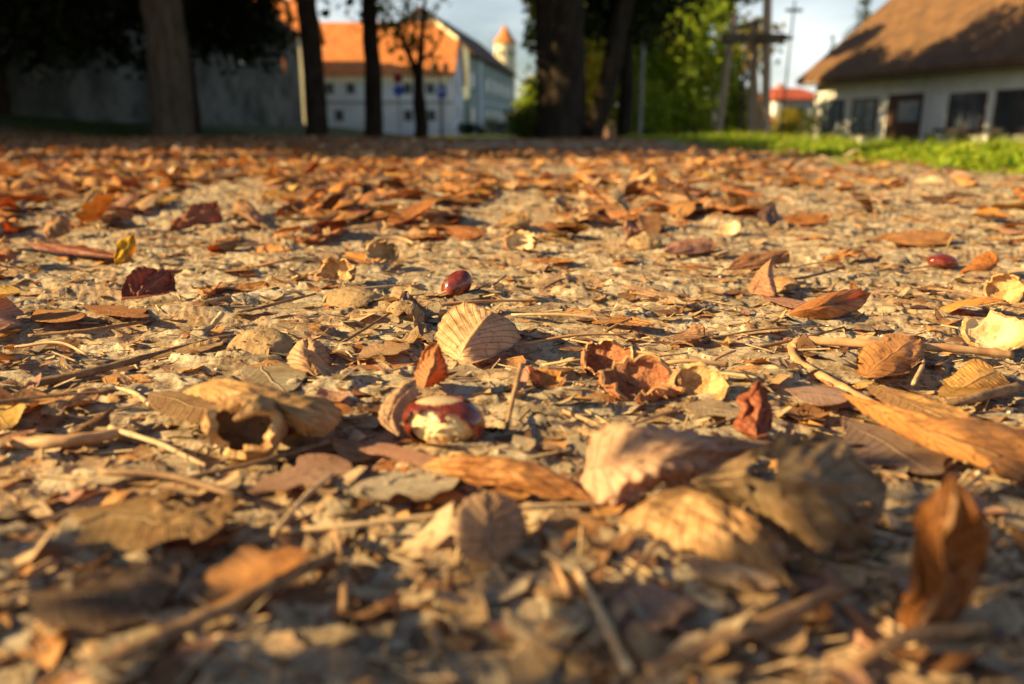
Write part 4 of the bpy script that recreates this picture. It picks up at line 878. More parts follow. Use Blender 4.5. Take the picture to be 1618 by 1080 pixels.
def h_right(x, y):
    cl = fbm(x*2.1, y*1.3, 88, 2)
    return .014+.022*ss(1.4, 1.9, x)+.075*ss(1.55, 2.1, x)*ss(.45, .60, cl)*(1-.5*ss(3.5, 6, x))
grass('grass_verge', 60000, reg_right, h_right, 'grass', 'bright green sunlit grass verge along the right side of the path', .004)
def reg_far():
    while True:
        y = rng.uniform(12.5, 32); x = rng.uniform(-20, 5)
        if rng.random() < ss(12.5, 15.5, y+2*(float(vn(x*.8, y*.8, 12))-.5)): return x, y
grass('far_grass', 26000, reg_far, lambda x, y: .05+0*x, 'grass_shaded', 'dark green shaded grass at the far end of the path', .008)
def weeds():
    Vs = []; Qs = []; Ts = []; k = 0
    spots = []
    for _ in range(230):
        y = 2.2*math.exp(rng.random()*math.log(12/2.2)); x = 1.55+.15*rng.random()+rng.random()**1.5*(.7*y-1.2 if y > 3 else .6); spots.append((x, y))
    for x, y in spots:
        hh = rng.uniform(.03, .105)*(1.3 if rng.random() < .2 else 1)
        for _ in range(46):
            r = rng.random()**.5*hh*1.3; a = rng.uniform(0, 6.28); z = hh*rng.random()*(1-.5*r/(hh*1.3)); s = rng.uniform(.010, .024)
            c = np.array([x+r*math.cos(a), y+r*math.sin(a), float(gz(x, y))+z])
            u = rng.normal(0, 1, 3); u /= np.linalg.norm(u); w = np.cross(u, rng.normal(0, 1, 3)); w /= np.linalg.norm(w)
            Vs.append([c-u*s, c+w*s*.45, c+u*s, c-w*s*.45]); Qs.append([k, k+1, k+2, k+3]); Ts += [(rng.random(), rng.random()*.7, 0)]*4; k += 4
    o = link('low_weeds', pmesh('low_weeds', np.array(Vs).reshape(-1, 3), Qs, None, np.array(Ts)), M['grass']); tag(o, 'leafy green weeds growing thick in the grass verge', 'weeds', kind='stuff')
weeds()

# ------------------------------------------------------------ trees
def crown_mesh(name, clumps, n, size, seed, flat=1.0, shell=.35):
    r = np.random.default_rng(seed); cl = np.array(clumps, float); wts = cl[:, 3]**2; wts /= wts.sum(); k = r.choice(len(cl), n, p=wts)
    d = r.normal(0, 1, (n, 3)); d /= np.linalg.norm(d, axis=1)[:, None]; rad = cl[k, 3]*(shell+(1.05-shell)*r.random(n)**.6)*(1+.25*(vn(d[:, 0]*4+k, d[:, 1]*4+d[:, 2]*3, seed)-.5)*2)
    c = cl[k, :3]+d*rad[:, None]*np.array([1, 1, flat])
    u = r.normal(0, 1, (n, 3)); u /= np.linalg.norm(u, axis=1)[:, None]; w = np.cross(u, r.normal(0, 1, (n, 3))); w /= np.linalg.norm(w, axis=1)[:, None]
    s = size*r.uniform(.6, 1.3, n)[:, None]
    V = np.stack([c-u*s, c+w*s*.55, c+u*s, c-w*s*.55], 1).reshape(-1, 3)
    Q = np.arange(n*4).reshape(-1, 4); t = np.zeros((n, 3)); cr = r.random(len(cl))
    t[:, 0] = np.clip(.5*cr[k]+.5*r.random(n), 0, 1); t[:, 1] = np.clip(.62*cr[::-1][k]+.38*r.random(n), 0, 1)
    return pmesh(name, V, Q, None, np.repeat(t, 4, 0), smooth=False)
def rclumps(seed, R, z0, z1, n, cr):
    r = random.Random(seed); out = []
    for _ in range(n):
        z = r.uniform(z0, z1); f = math.sin(math.pi*min(max((z-z0)/(z1-z0), .12), .92))**.5; a = r.uniform(0, 6.28); d = R*f*r.random()**.5
        out.append((d*math.cos(a), d*math.sin(a), z, cr*r.uniform(.7, 1.25)))
    return out
crownlib = {}
def tree(label, x, y, r0, h, crown, mat='fol_dark', bark='bark_dark', lean=(0, 0), z0=None, fork=None, group='trees round the path', name='tree', seed=0, vis_limbs=True, coff=0.):
    """crown = (R, zlow, zhigh, clumps, clump radius, leaves, leaf size)"""
    zg = float(gz(x, y)) if z0 is None else z0
    e = empty(name, (x, y, zg), 0, label, 'tree', group)
    top = Vector((lean[0], lean[1], h)); P = [Vector((0, 0, -.15)), Vector((0, 0, .12)), top*.3+Vector((.04, 0, 0)), top*.6, top]
    me = tube_mesh('trunk', P, [r0*1.6, r0*1.12, r0, r0*.9, r0*.62], 18, 7, .10, seed); link('trunk', me, M[bark], e)
    rr = random.Random(seed+1)
    if vis_limbs:
        for k in range(5 if fork is None else 0):
            a = rr.uniform(0, 6.28); b = top*rr.uniform(.75, .98); ln = crown[0]*rr.uniform(.5, .85)
            tube_obj('branch', [b, b+Vector((math.cos(a)*ln*.5, math.sin(a)*ln*.5, ln*.35)), b+Vector((math.cos(a)*ln, math.sin(a)*ln, ln*.8))], [r0*.42, r0*.25, r0*.1], M[bark], e, 8, 5, .1, k)
    for pts, rads in (fork or []): tube_obj('branch', [Vector(p) for p in pts], rads, M[bark], e, 9, 6, .1, seed+3)
    if crown:
        if crown not in crownlib: crownlib[crown] = crown_mesh('crown', rclumps(seed+9, crown[0], crown[1], crown[2], crown[3], crown[4]), crown[5], crown[6], seed+5)
        me = crownlib[crown]
        if len(me.materials) and me.materials[0] != M[mat]: me = me.copy(); me.materials.clear()
        link('crown', me, M[mat], e).location.x = coff
    return e
CA = (3.3, 3.9, 9.2, 26, 1.25, 9000, .13); CB = (3.4, 4.1, 9.6, 28, 1.25, 9000, .14); CLOW = (3.0, 1.9, 8.0, 30, 1.1, 9000, .13)
g_row = 'trees lining the far end of the path'
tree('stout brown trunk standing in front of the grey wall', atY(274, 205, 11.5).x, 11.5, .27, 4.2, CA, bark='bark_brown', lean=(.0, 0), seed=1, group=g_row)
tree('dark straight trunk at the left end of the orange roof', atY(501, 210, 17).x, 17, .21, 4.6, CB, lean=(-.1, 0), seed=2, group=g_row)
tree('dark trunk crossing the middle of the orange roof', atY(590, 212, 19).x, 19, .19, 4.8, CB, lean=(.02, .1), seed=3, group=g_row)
xd = atY(664, 212, 25).x
tree('slim forked dark tree with bare branches against the orange roof', xd, 25, .20, 2.3, (1.9, 2.7, 6.6, 16, .7, 1500, .10), 'fol_mid', seed=4, group=g_row,
     fork=[([(0, 0, 2.0), (-.28, 0, 2.7), (-.75, .1, 3.7)], [.13, .09, .04]), ([(0, 0, 2.0), (.10, 0, 2.9), (.25, 0, 4.2)], [.13, .10, .05]), ([(-.3, 0, 2.7), (-.1, 0, 3.2), (-.05, .1, 4.1)], [.07, .05, .025]), ([(.1, 0, 2.5), (.55, 0, 2.9), (.9, 0, 3.6)], [.06, .04, .02])])
tree('massive dark trunk of a clump in the middle distance', atY(886, 214, 15).x, 15, .30, 3.6, CA, seed=5, lean=(.2, 0), group=g_row, bark='bark_dark')
tree('second dark trunk pressed against the massive one', atY(866, 214, 16.5).x, 16.5, .22, 3.8, CA, seed=6, lean=(-.15, 0), group=g_row)
tree('leaning dark trunk tilting to the right near the middle', atY(936, 215, 16).x, 16, .19, 3.4, CB, seed=7, lean=(.75, 0), group=g_row)
tree('third trunk at the right side of the massive clump', atY(910, 214, 17).x, 17, .18, 3.6, CA, seed=8, lean=(-.1, 0), group=g_row)
e = empty('added_shade_seedling', (-1.02, -.03, float(gz(-1.02, -.03))), 0, 'knee high leafy seedling added unseen left of the camera to shade the nearest leaves', 'seedling')  # unseen plant, made up only to darken the nearest ground
tube_obj('stem', [(0, 0, -.02), (.01, 0, .26), (0, .01, .58)], [.007, .006, .002], M['twig'], e, 7, 5)
link('crown', crown_mesh('crown', [(0, 0, .24, .08), (.05, .03, .31, .07), (-.04, -.02, .36, .07), (.02, -.04, .43, .07), (-.02, .05, .40, .06), (.05, .02, .50, .07), (-.05, 0, .56, .06)], 150, .022, 99), M['fol_mid'], e)
# trees beyond the picture edge on the left whose shade falls across the far path
for k, (x, y) in enumerate([(-12.2, 9.4), (-12.6, 15), (-7.5, 9.6), (-13, 21), (-10.5, 27), (-3.2, 8.8)][:5]):
    tree(['shade tree beside the grey building, nearest the camera', 'shade tree beside the grey building, halfway along its row', 'shade tree standing out from the grey building over the path edge', 'shade tree beside the grey building, farthest but one', 'shade tree left of the view, farthest of its row'][k], x, y, .28, 4.2, CA if k % 2 else CB, seed=20+k, group='shade trees left of the view', vis_limbs=False)
tree('tall bare trunked tree left of the view throwing the thin shadow band', -7.2, 2.4, .24, 8.2, (2.4, 7.6, 11.5, 12, 1.1, 3500, .14), seed=30, group='shade trees left of the view', vis_limbs=False)
# dark low crowns by the grey wall
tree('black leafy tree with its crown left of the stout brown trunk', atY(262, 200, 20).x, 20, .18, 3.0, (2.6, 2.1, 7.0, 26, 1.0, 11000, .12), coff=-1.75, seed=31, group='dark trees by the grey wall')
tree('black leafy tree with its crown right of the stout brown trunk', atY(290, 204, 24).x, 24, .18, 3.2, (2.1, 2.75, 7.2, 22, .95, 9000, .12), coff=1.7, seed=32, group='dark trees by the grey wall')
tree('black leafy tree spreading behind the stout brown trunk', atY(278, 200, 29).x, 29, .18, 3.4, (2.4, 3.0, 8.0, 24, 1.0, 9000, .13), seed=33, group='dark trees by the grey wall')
# green trees behind
def bgtree(label, px, d, R, zl, zh, mat, seed, n=9000, size=.14, tr=.16, bark='bark_dark', cr=1.0, cat=None):
    p = atY(px, 210, d); return tree(label, p.x, d, tr, zl+1.2, (R, zl, zh, 26, cr, n, size), mat, bark, seed=seed, group='green trees beyond the verge')
bgtree('dark leafy tree left of the massive clump', 878, 24, .75, .9, 7.5, 'fol_mid', 41, 7000, .10, cr=.6)
bgtree('yellowing tree glimpsed between the dark trunks', 925, 30, 1.4, 1.2, 6, 'fol_yellow', 42, 5000, .11, cr=.7)
bgtree('bright green leafy tree right of the leaning trunk', 1025, 30, 2.6, .9, 5.4, 'fol_sunlit', 43, 11000, .12, cr=.95)
bgtree('dark green tree behind the slim pole', 985, 38, 3.2, 1.0, 10, 'fol_mid', 44, 11000, .15)
bgtree('dark tall tree rising behind the timber frame left leg', 1085, 36, 2.9, .9, 9.8, 'fol_mid', 45, 9000, .15)
bgtree('dense dark tree over the shed', 1050, 46, 4.4, .9, 12.5, 'fol_dark', 46, 12000, .17)
bgtree('green bushy tree behind the timber frame', 1150, 50, 2.2, .3, 3.2, 'fol_sunlit', 47, 8000, .12, cr=.8)
bgtree('far hazy green tree left of the tower base', 846, 60, 1.0, .0, 3.5, 'fol_sunlit', 48, 5000, .16)
bgtree('overhanging dark tree above the massive clump', 985, 19, 1.5, 2.6, 7, 'fol_dark', 49, 6000, .11, cr=.75)
bgtree('tall shade tree in front of the cottage gable, rising past the frame', 1062, 36, 2.2, 5.6, 9.6, 'fol_mid', 50, 7000, .14)
tree('very tall tree between the leaning trunk and the cottage', 6.0, 31.6, .2, 7, (3.5, 7.6, 17.0, 38, 1.45, 15000, .16), 'fol_mid', seed=51, group='green trees beyond the verge')
tree('tall tree standing left of the cottage front', 8.3, 42, .2, 6, (3.0, 6.0, 8.8, 24, 1.1, 9000, .15), 'fol_mid', seed=52, group='green trees beyond the verge')
def conifer(label, px, d, h, r, seed):
    p = atY(px, 215, d); e = empty('conifer_tree', (p.x, d, float(gz(p.x, d))), 0, label, 'tree', 'conifers behind the cottage')
    tube_obj('trunk', [(0, 0, -.2), (0, 0, h*.5), (0, 0, h)], [.16, .1, .03], M['bark_dark'], e, 8, 4, .05, seed)
    cl = [(0.25*r*(1-t)*math.cos(t*40), .25*r*(1-t)*math.sin(t*40), h*(.12+.88*t), max(.12, r*(1-t)*.8)) for t in np.linspace(0, 1, 16)]
    link('crown', crown_mesh('crown', cl, 6000, .13, seed, .7), M['fol_conifer'], e)
conifer('slender conifer with its tip showing behind the cottage roof', 1301, 62, 7.3, 1.3, 61)
conifer('dark conifer rising behind the cottage ridge', 1345, 66, 13.5, 2.6, 62)
# bushes
def bush(label, px, d, R, h, mat, seed, n=4000, size=.07):
    p = atY(px, 212, d); e = empty('bush', (p.x, d, float(gz(p.x, d))), 0, label, 'bush', 'bushes round the houses')
    rr = random.Random(seed); cl = [(rr.uniform(-R, R), rr.uniform(-R, R)*.6, rr.uniform(.15, h*.75), h*.32*rr.uniform(.7, 1.2)) for _ in range(12)]
    link('foliage', crown_mesh('foliage', cl, n, size, seed), M[mat], e)
    for k in range(3): tube_obj('stem', [(0, 0, -.05), (rr.uniform(-.2, .2), 0, h*.3), (rr.uniform(-R, R)*.6, 0, h*.6)], [.04, .03, .015], M['bark_dark'], e, 6, 3)
bush('yellow green bush at the left corner of the cottage', 1258, 46, 1.05, 2.3, 'fol_yellow', 71, 6000)
bush('low dark bush at the corner of the white house', 745, 84, 1.2, 1.3, 'fol_dark', 72)
bush('dark bush at the far end of the green wing', 792, 82, 1.6, 2.2, 'fol_dark', 73)
bush('dark green bush beneath the timber frame', 1100, 24, 1.3, .75, 'fol_mid', 74)
bush('green bush behind the verge left of the cottage', 1190, 27, 1.5, .55, 'fol_mid', 75)
bush('olive bush left of the massive clump base', 838, 30, .6, 1.5, 'fol_mid', 76)
bush('bright yellow green shrub under the green trees', 1000, 27, .35, .8, 'fol_yellow', 77, 1500)

# ------------------------------------------------------------ buildings
# grey wall building on the left: long face at x = -15.9
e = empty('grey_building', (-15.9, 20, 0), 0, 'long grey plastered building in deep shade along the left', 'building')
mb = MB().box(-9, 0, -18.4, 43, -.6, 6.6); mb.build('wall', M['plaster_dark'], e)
mb = MB(); mb.slab([(.55, -19.0, 6.45), (.55, 43.6, 6.45), (-4.5, 43.6, 10.0), (-4.5, -19.0, 10.0)], (0, 0, .18)); mb.slab([(-4.5, -19.0, 10.0), (-4.5, 43.6, 10.0), (-9.6, 43.6, 6.45), (-9.6, -19.0, 6.45)], (0, 0, .18)); mb.build('roof', M['roof_brown'], e)
for k in range(5):
    y = 2+k*9.0; w = MB().box(-.05, .04, y, y+1.0, 3.7, 5.0).build('window', M['frame_dark'], e); MB().box(.042, .05, y+.08, y+.92, 3.8, 4.9).build('pane', M['glass_dark'], w)
MB().poly((0, -18.4, 6.6), (-9, -18.4, 6.6), (-4.5, -18.4, 9.8)).poly((0, 43, 6.6), (-9, 43, 6.6), (-4.5, 43, 9.8)).build('gable', M['plaster_dark'], e)
MB().box(.0, .12, -18.3, 43, -.6, .55).build('plinth', M['plaster_dark'], e)
# cream building beyond it
c0 = atY(456, 200, 78); c1 = atY(487, 200, 78)
e = empty('cream_building', (c0.x-6, 78, 0), 0, 'narrow sunlit cream facade seen past the grey building', 'building')
ww = c1.x-c0.x+6; zt = atY(470, 57, 78).z
MB().box(0, ww, 0, 8, -.8, zt).build('wall', M['cream_plaster'], e)
MB().slab([(-.3, -.4, zt), (ww+.3, -.4, zt), (ww+.3, 4, zt+3.6), (-.3, 4, zt+3.6)], (0, 0, .2)).slab([(-.3, 4, zt+3.6), (ww+.3, 4, zt+3.6), (ww+.3, 8.4, zt), (-.3, 8.4, zt)], (0, 0, .2)).build('roof', M['roof_orange'], e)
for zz in (1.5, 4.4):
    w = MB().box(ww-1.6, ww-.9, -.04, .02, zz, zz+1.2).build('window', M['frame_grey'], e); MB().box(ww-1.53, ww-.97, -.05, -.042, zz+.07, zz+1.13).build('pane', M['glass_dark'], w)

# white house with the orange roof
YA = 85.0; xl = -24.5; xr = atY(715, 160, YA).x; ze = atY(717, 117, YA).z; dep = 20.0
e = empty('white_house', (xr, YA, 0), 0, 'white two storey house with a big orange tiled roof', 'house'); LX = xl-xr
b = -.9; yr = 10.0; zr = atY(688, 38, 95).z; hx = atY(688, 38, 95).x-xr
fr = .62; yh = yr*fr; zh = ze+(zr-ze)*fr
mb = MB().box(LX, 0, 0, dep, b, ze)
mb.poly((0, 0, ze), (0, dep, ze), (0, dep-yh, zh), (0, yh, zh)); mb.poly((LX, 0, ze), (LX, yr, zr), (LX, dep, ze)); mb.build('wall', M['white_plaster'], e)
ov = .35; sl = (zr-ze)/yr; z0 = ze-ov*sl
roof = MB()
roof.slab([(LX-.3, -ov, z0), (.3, -ov, z0), (.3, yh, zh), (hx, yr, zr), (LX-.3, yr, zr)], (0, 0, .22))
roof.slab([(LX-.3, dep+ov, z0), (.3, dep+ov, z0), (.3, dep-yh, zh), (hx, yr, zr), (LX-.3, yr, zr)], (0, 0, .22))
roof.slab([(.3, yh, zh), (.3, dep-yh, zh), (hx, yr, zr)], (0, 0, .22))
rf = roof.build('roof', M['roof_orange'], e)
MB().beam((hx, yr, zr+.25), (.3, yh, zh+.25), .22).build('hip_capping', M['cream_plaster'], rf)
MB().box(LX, -.0, -.16, -.001, ze-.85, ze-.14).build('painted_sun_strip', M['cream_plaster'], e)  # cream colour stands in for sunlight on the wall under the eave
MB().box(LX, 0.05, -.07, -.001, atY(600, 163, YA).z-.06, atY(600, 160, YA).z+.06).build('string_course', M['frame_grey'], e)
MB().box(-.55, .03, -.06, -.001, b, ze-.9).build('corner_strip', M['white_paint'], e)
for px, py in [(521, 139), (554, 139), (644, 139), (680, 139), (493, 139), (536, 182), (645, 182), (682, 182), (585, 182)]:
    p = atY(px, py, YA); X = p.x-xr
    w = MB().box(X-.48, X+.48, -.05, .02, p.z-.58, p.z+.58).build('window', M['frame_grey'], e)
    MB().box(X-.38, X-.03, -.056, -.051, p.z-.48, p.z+.48).box(X+.03, X+.38, -.056, -.051, p.z-.48, p.z+.48).build('pane', M['glass_dark'], w)
for k in range(3):
    yy = 2.5+k*6
    for zz in (1.0, 4.0) + ((7.6,) if k == 1 else ()):
        w = MB().box(-.02, .05, yy, yy+1.6, zz, zz+1.5).build('window', M['frame_grey'], e); MB().box(.051, .056, yy+.15, yy+1.45, zz+.12, zz+1.38).build('pane', M['glass_dark'], w)
MB().box(-9.6, -8.8, 8.4, 9.4, zr-1.5, zr+1.2).build('chimney', M['cream_plaster'], rf)
# green-grey wing running away to the right
pA = Vector((atY(742, 200, 106).x, 106, 0)); pB = Vector((atY(811, 200, 150).x, 150, 0)); dv = pB-pA; LB = dv.length; rz = math.atan2(dv.y, dv.x)
e = empty('long_wing_building', (pA.x, pA.y, 0), rz, 'long greenish grey wing with a brown roof behind the white house', 'building'); zb = 9.6
mb = MB().box(0, LB, 0, 12, -1, zb); mb.poly((0, 0, zb), (0, 12, zb), (0, 6, zb+5)); mb.poly((LB, 0, zb), (LB, 12, zb), (LB, 6, zb+5)); mb.build('wall', M['green_plaster'], e)
MB().slab([(-.6, -.8, zb-.6), (LB+.6, -.8, zb-.6), (LB+.6, 6, zb+5), (-.6, 6, zb+5)], (0, 0, .3)).slab([(-.6, 12.8, zb-.6), (LB+.6, 12.8, zb-.6), (LB+.6, 6, zb+5), (-.6, 6, zb+5)], (0, 0, .3)).build('roof', M['roof_brown'], e)
MB().box(6.5, 8.2, -.35, -.001, -1, zb-.6).build('pilaster', M['white_plaster'], e)
MB().box(8.4, LB, -.1, -.001, 3.6, 3.85).build('string_course', M['white_plaster'], e)
for k in range(7):
    xx = 1.5+k*(LB-3)/6.5
    if 5.5 < xx < 9: continue
    for zz in (.9, 5.2):
        w = MB().box(xx, xx+1.5, -.04, .02, zz, zz+2.0).build('window', M['frame_grey'], e); MB().box(xx+.15, xx+1.35, -.05, -.041, zz+.15, zz+1.85).build('pane', M['glass_dark'], w)
# round tower
pt = atY(798, 68, 170); e = empty('round_tower', (pt.x, 170, 0), 0, 'round cream tower with a pointed orange roof', 'tower'); R = 2.15
mb = MB(); mb.beam((0, 0, -1), (0, 0, pt.z), R, R, 28); mb.build('wall', M['cream_plaster'], e)
zt = atY(798, 38, 170).z; mb = MB(); mb.beam((0, 0, pt.z-.1), (0, 0, pt.z+(zt-pt.z)*.45), R*1.16, R*.58, 28); mb.beam((0, 0, pt.z+(zt-pt.z)*.45), (0, 0, zt), R*.58, .05, 28); rf = mb.build('roof', M['roof_orange'], e)
mb = MB(); mb.beam((0, 0, zt-.1), (0, 0, zt+1.2), .06, .02); mb.build('finial', M['metal_grey'], rf)
for a in (-2.4, -1.9, -1.35, -.8, -.3):
    o = MB().box(-.28, .28, R-.05, R+.04, pt.z-2.6, pt.z-1.5).build('window', M['glass_dark'], e); o.rotation_euler = (0, 0, a-math.pi/2)
# cottage on the right
P0 = Vector((17.45, 48.0, 0)); P1 = Vector((19.72, 37.0, 0)); dv = (P1-P0).normalized(); rz = math.atan2(dv.y, dv.x)
e = empty('cottage', P0, rz, 'low whitewashed cottage with a big brown tiled roof on the right', 'cottage')
Lc = 27; n_ = Vector((-dv.y, dv.x, 0))
def wall_s(px, py=180):
    r = ray(px, py); m = r[0]/r[1]; s = (m*P0.y-P0.x)/(dv.x-m*dv.y); Y = P0.y+dv.y*s; return s, atY(px, py, Y).z
def hdist(px, py): return wall_s(px, py)[1]
zc = 2.75; yr = 5.2; dep = 10.4
sl = .86; zr = zc+.12+yr*sl
mb = MB().box(0, Lc, 0, dep, -1.2, zc); mb.poly((0, 0, zc), (0, dep, zc), (0, yr, zr-.1)); mb.poly((Lc, 0, zc), (Lc, dep, zc), (Lc, yr, zr-.1)); mb.build('wall', M['cottage_wall'], e)
ov = .85; ze2 = 2.62
rf = MB().slab([(-.75, -ov, ze2), (Lc+.6, -ov, ze2), (Lc+.6, yr, zr+.45), (-.35, yr, zr+.45)], (0, 0, .22)).slab([(-.75, dep+ov, ze2), (Lc+.6, dep+ov, ze2), (Lc+.6, yr, zr+.45), (-.35, yr, zr+.45)], (0, 0, .22)).build('roof', M['roof_cottage'], e)
MB().box(-.6, Lc, -ov+.05, -.002, ze2-.10, ze2-.02).build('soffit', M['timber_dark'], rf)
MB().box(9, 9.9, yr-.5, yr+.5, zr-.3, zr+1.6).build('chimney', M['pink_plaster'], rf)
def cwin(x0, x1, y0, y1, gl, door=False):
    s0, zt_ = wall_s(x0, y0); s1, zb_ = wall_s(x1, y1); zt_ = (hdist(x0, y0)+hdist(x1, y0))/2; zb_ = (hdist(x0, y1)+hdist(x1, y1))/2
    zt_ = min(zt_, zc-.15)
    if door:
        w = MB().box(s0, s1, -.06, .02, -1.0, zt_).build('door_frame', M['frame_dark'], e); MB().box(s0+.12, s1-.12, -.075, -.061, -.95, zt_-.12).build('door', M['door'], w)
        MB().box(s0+.9, s1-.15, -.09, -.076, zt_-1.3, zt_-.35).build('door_pane', M['glass_blue'], w)
        MB().beam((s0+.4, -.14, .25), (s0+.4, -.08, .25), .03).build('handle', M['metal_grey'], w); return
    w = MB().box(s0, s1, -.05, .02, zb_, zt_).build('window', M['frame_dark'], e); m = (s0+s1)/2; d = (s1-s0)
    MB().box(s0+.1*d, m-.035*d, -.06, -.051, zb_+.1, zt_-.1).box(m+.035*d, s1-.1*d, -.06, -.051, zb_+.1, zt_-.1).build('pane', M[gl], w)
    MB().box(s0-.06, s1+.06, -.12, -.051, zb_-.10, zb_-.002).build('sill', M['frame_grey'], w)
cwin(1302, 1330, 158, 210, 'glass_blue'); cwin(1349, 1383, 155, 211, 'glass_blue'); cwin(1406, 1450, 148, 232, '', True)
cwin(1503, 1552, 146, 212, 'glass_dark'); cwin(1577, 1640, 140, 213, 'glass_dark')
s, z = wall_s(1467, 180); MB().beam((s, -.09, -1), (s, -.09, ze2-.1), .05).build('downpipe', M['cottage_wall'], e)
# bench by the cottage wall
s0, _ = wall_s(1512, 225); s1, zq = wall_s(1625, 228)
e = empty('bench', P0+dv*s0-n_*1.6+Vector((0, 0, -.55)), rz, 'low black wooden bench in front of the cottage', 'bench'); Lb = s1-s0
MB().box(0, Lb, -.2, .02, .40, .45).box(0, Lb, .04, .26, .40, .45).build('seat', M['black_timber'], e); MB().box(0, Lb, .30, .34, .5, .68).build('backrest', M['black_timber'], e)
for sx in (.15, Lb/2, Lb-.25): MB().box(sx, sx+.08, -.15, .34, -.3, .397).build('leg', M['black_timber'], e)
# small far houses
def small_house(label, x0, x1, ytop, yroof, d, wm, rm, depth=8, name='small_house'):
    a = atY(x0, 210, d); b_ = atY(x1, 210, d); z1 = atY(x0, yroof, d).z; z2 = atY(x0, ytop, d).z; w = b_.x-a.x
    e = empty(name, (a.x, d, 0), 0, label, 'house', 'small houses beyond the trees'); mb = MB().box(0, w, 0, depth, -1.2, z1)
    mb.build('wall', M[wm], e)
    MB().slab([(-.3, -.3, z1), (w+.3, -.3, z1), (w*.8, depth/2, z2), (w*.2, depth/2, z2)], (0, 0, .15)).slab([(-.3, depth+.3, z1), (w+.3, depth+.3, z1), (w*.8, depth/2, z2), (w*.2, depth/2, z2)], (0, 0, .15)).slab([(-.3, -.3, z1), (-.3, depth+.3, z1), (w*.2, depth/2, z2)], (0, 0, .15)).slab([(w+.3, -.3, z1), (w+.3, depth+.3, z1), (w*.8, depth/2, z2)], (0, 0, .15)).build('roof', M[rm], e)
    wn = MB().box(w*.4, w*.6, -.05, .02, z1-1.6, z1-.5).build('window', M['frame_grey'], e); MB().box(w*.42, w*.58, -.06, -.051, z1-1.5, z1-.6).build('pane', M['glass_dark'], wn)
    MB().box(w*.3, w*.3+.5, depth/2-.3, depth/2+.3, z2-.8, z2+.5).build('chimney', M['pink_plaster'], e)
small_house('small house with an orange red roof behind the timber frame', 1138, 1222, 152, 196, 62, 'cream_plaster', 'roof_red')
small_house('far house with a red roof left of the cottage', 1222, 1300, 138, 158, 70, 'white_plaster', 'roof_red')
small_house('pink house low behind the leaning trunk', 946, 982, 170, 180, 55, 'pink_plaster', 'roof_brown')
# dark shed
a = atY(1050, 205, 40); e = empty('shed', (a.x, 40, 0), 0, 'dark slate roofed shed under the green trees', 'shed'); w = atY(1118, 205, 40).x-a.x
MB().box(0, w, 0, 3, -1, .45).build('wall', M['timber_dark'], e); MB().slab([(-.2, -.2, .4), (w+.2, -.2, .4), (w+.2, 1.6, 1.45), (w*.3, 1.6, 1.25)], (0, 0, .08)).slab([(-.2, 3.2, .4), (w+.2, 3.2, .4), (w+.2, 1.6, 1.45), (w*.3, 1.6, 1.25)], (0, 0, .08)).build('roof', M['slate'], e)

# ------------------------------------------------------------ timber frame, lamp post, signs
YF = 25.0; f0 = atY(1190, 205, YF); e = empty('timber_frame', (f0.x, YF, float(gz(f0.x, YF))), 0, 'tall weathered timber frame with splayed legs and a cross beam', 'timber frame'); bz = float(gz(f0.x, YF))
def fp(px, py, dy=0): p = atY(px, py, YF+dy); return (p.x-f0.x, dy, p.z-bz)
def low(px, dy=0): p = fp(px, 205, dy); return (p[0], dy, -.2)
MB().beam(low(1132), fp(1160, 20), .12, .10, 10).build('leg', M['timber'], e)
MB().beam(low(1188, .3), fp(1194, 30, .3), .13, .12, 10).build('post', M['timber'], e)
MB().beam(low(1213, -.1), fp(1213, -30, -.1), .14, .13, 10).build('post', M['timber'], e)
MB().beam(low(1205, .6), fp(1192, 90, .6), .09, .08, 8).build('leg', M['timber'], e)
MB().beam(low(1168, .9), fp(1182, 60, .9), .06, .05, 8).build('leg', M['timber_dark'], e)
MB().slab([fp(1143, 52, -.3), fp(1236, 52, -.3), fp(1257, 60, -.3), fp(1236, 66, -.3), fp(1143, 66, -.3)], (0, .35, 0)).build('cross_beam', M['timber_dark'], e)
MB().beam(fp(1160, 45), fp(1200, 35, .2), .06, .06).build('brace', M['timber_dark'], e)
q0 = atY(1238, 145, 32); e = empty('utility_pole', (q0.x, 32, -.6), 0, 'thin leaning pole right of the timber frame', 'pole')
q1 = atY(1256, 0, 32); MB().beam((0, 0, 0), (q1.x-q0.x, 0, q1.z+.6), .045, .035).build('pole_shaft', M['timber_dark'], e); MB().box(q1.x-q0.x-.3, q1.x-q0.x+.3, -.05, .05, q1.z+.2, q1.z+.3).build('cross_arm', M['timber_dark'], e)
q0 = atY(1126, 205, 30); zt = atY(1126, 145, 30).z; e = empty('lamp_post', (q0.x, 30, float(gz(q0.x, 30))), 0, 'short cream lamp post with a round cap by the timber frame', 'lamp post'); g0 = float(gz(q0.x, 30))
MB().beam((0, 0, -.1), (0, 0, zt-g0-.25), .11, .10, 14).build('post', M['cream_paint'], e, True); MB().beam((0, 0, zt-g0-.25), (0, 0, zt-g0-.12), .13, .20, 14).beam((0, 0, zt-g0-.12), (0, 0, zt-g0), .20, .10, 14).build('cap', M['cream_paint'], e)
q0 = atY(1011, 205, 22); e = empty('slim_pole', (q0.x, 22, float(gz(q0.x, 22))), 0, 'slim grey pole standing before the bright green tree', 'pole')
MB().beam((0, 0, -.1), (0, 0, 3.2), .055, .045, 10).build('shaft', M['metal_grey'], e); MB().beam((0, 0, 3.2), (0, 0, 3.34), .10, .06, 10).build('cap', M['metal_grey'], e)
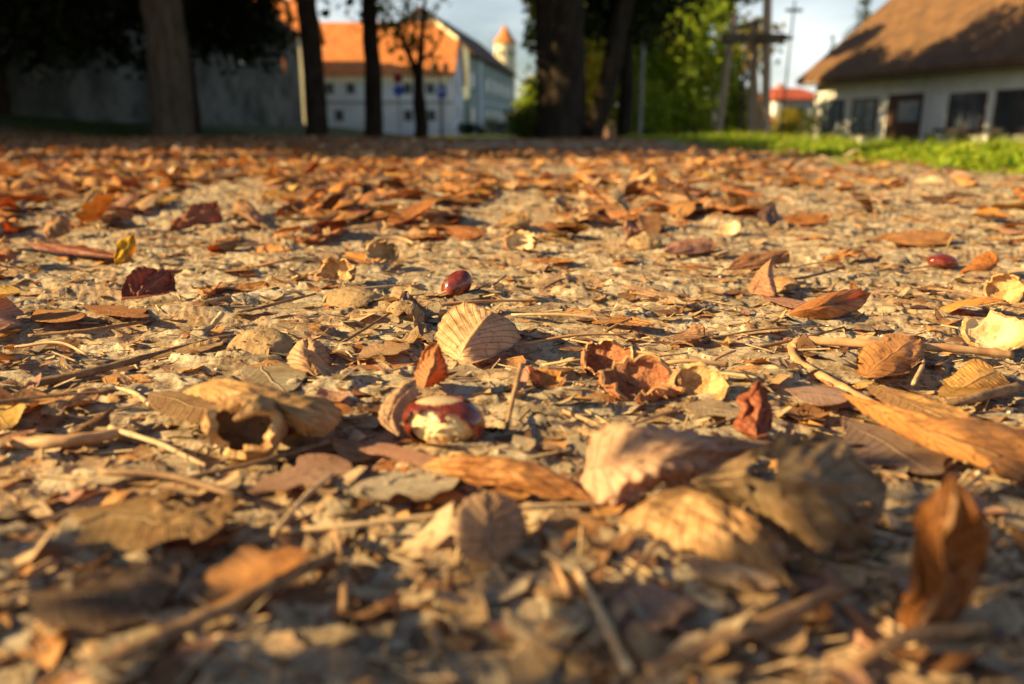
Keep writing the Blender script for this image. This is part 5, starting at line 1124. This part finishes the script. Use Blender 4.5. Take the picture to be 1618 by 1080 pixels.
def sign_pole(px, d, label, kind):
    q0 = atY(px, 212, d); g0 = float(gz(q0.x, d)); e = empty('road_sign', (q0.x, d, g0), 0, label, 'road sign', 'road signs in front of the white house')
    top = atY(px, 118 if kind == 'round' else 126, d).z-g0; MB().beam((0, .03, -.1), (0, .03, top), .035, .035, 10).build('post', M['metal_grey'], e)
    if kind == 'round':
        c = atY(px, 143, d).z-g0; r = .27
        MB().beam((0, -.03, c), (0, 0, c), r, r, 32).build('round_plate', M['sign_blue'], e)
        MB().beam((0, -.036, c), (0, -.031, c), r*.98, r*.98, 32).build('rim', M['white_paint'], e); MB().beam((0, -.042, c), (0, -.037, c), r*.90, r*.90, 32).build('blue_face', M['sign_blue'], e)
        MB().slab([(-.13, -.044, c+.02), (.0, -.044, c-.12), (.03, -.044, c-.09), (-.10, -.044, c+.05)], (0, .0015, 0)).slab([(-.16, -.044, c-.02), (-.16, -.044, c+.09), (-.06, -.044, c+.09)], (0, .0015, 0)).build('arrow', M['white_paint'], e)
        z0 = atY(px, 130, d).z-g0; z1 = atY(px, 116, d).z-g0; MB().box(-.2, .2, -.03, 0, z0, z1).build('red_plate', M['sign_red'], e)
    else:
        z0 = atY(px, 154, d).z-g0; z1 = atY(px, 136, d).z-g0; MB().box(-.22, .22, -.03, 0, z0, z1).build('blue_plate', M['sign_blue'], e)
        MB().box(-.12, .12, -.034, -.031, z0+.22, z1-.08).build('white_panel', M['white_paint'], e)
sign_pole(632, 40, 'round blue sign with a dark red plate above it on a grey post', 'round')
sign_pole(700, 40, 'square blue sign on a grey post right of the forked tree', 'square')
q0 = atY(697, 212, 52); e = empty('double_lantern', (q0.x, 52, float(gz(q0.x, 52))), 0, 'dark street lantern with two heads against the orange roof', 'street lamp'); g0 = float(gz(q0.x, 52))
zt = atY(697, 108, 52).z-g0; MB().beam((0, 0, -.1), (0, 0, zt-.1), .06, .045).build('post', M['black_timber'], e)
for px in (689, 704):
    dx = atY(px, 104, 52).x-q0.x; MB().beam((0, 0, zt-.35), (dx, 0, zt-.25), .03).build('arm', M['black_timber'], e); MB().beam((dx, 0, zt-.25), (dx, 0, zt+.15), .10, .20, 10).beam((dx, 0, zt+.15), (dx, 0, zt+.4), .22, .04, 10).build('lantern', M['black_timber'], e)
print('objects', len(bpy.data.objects))
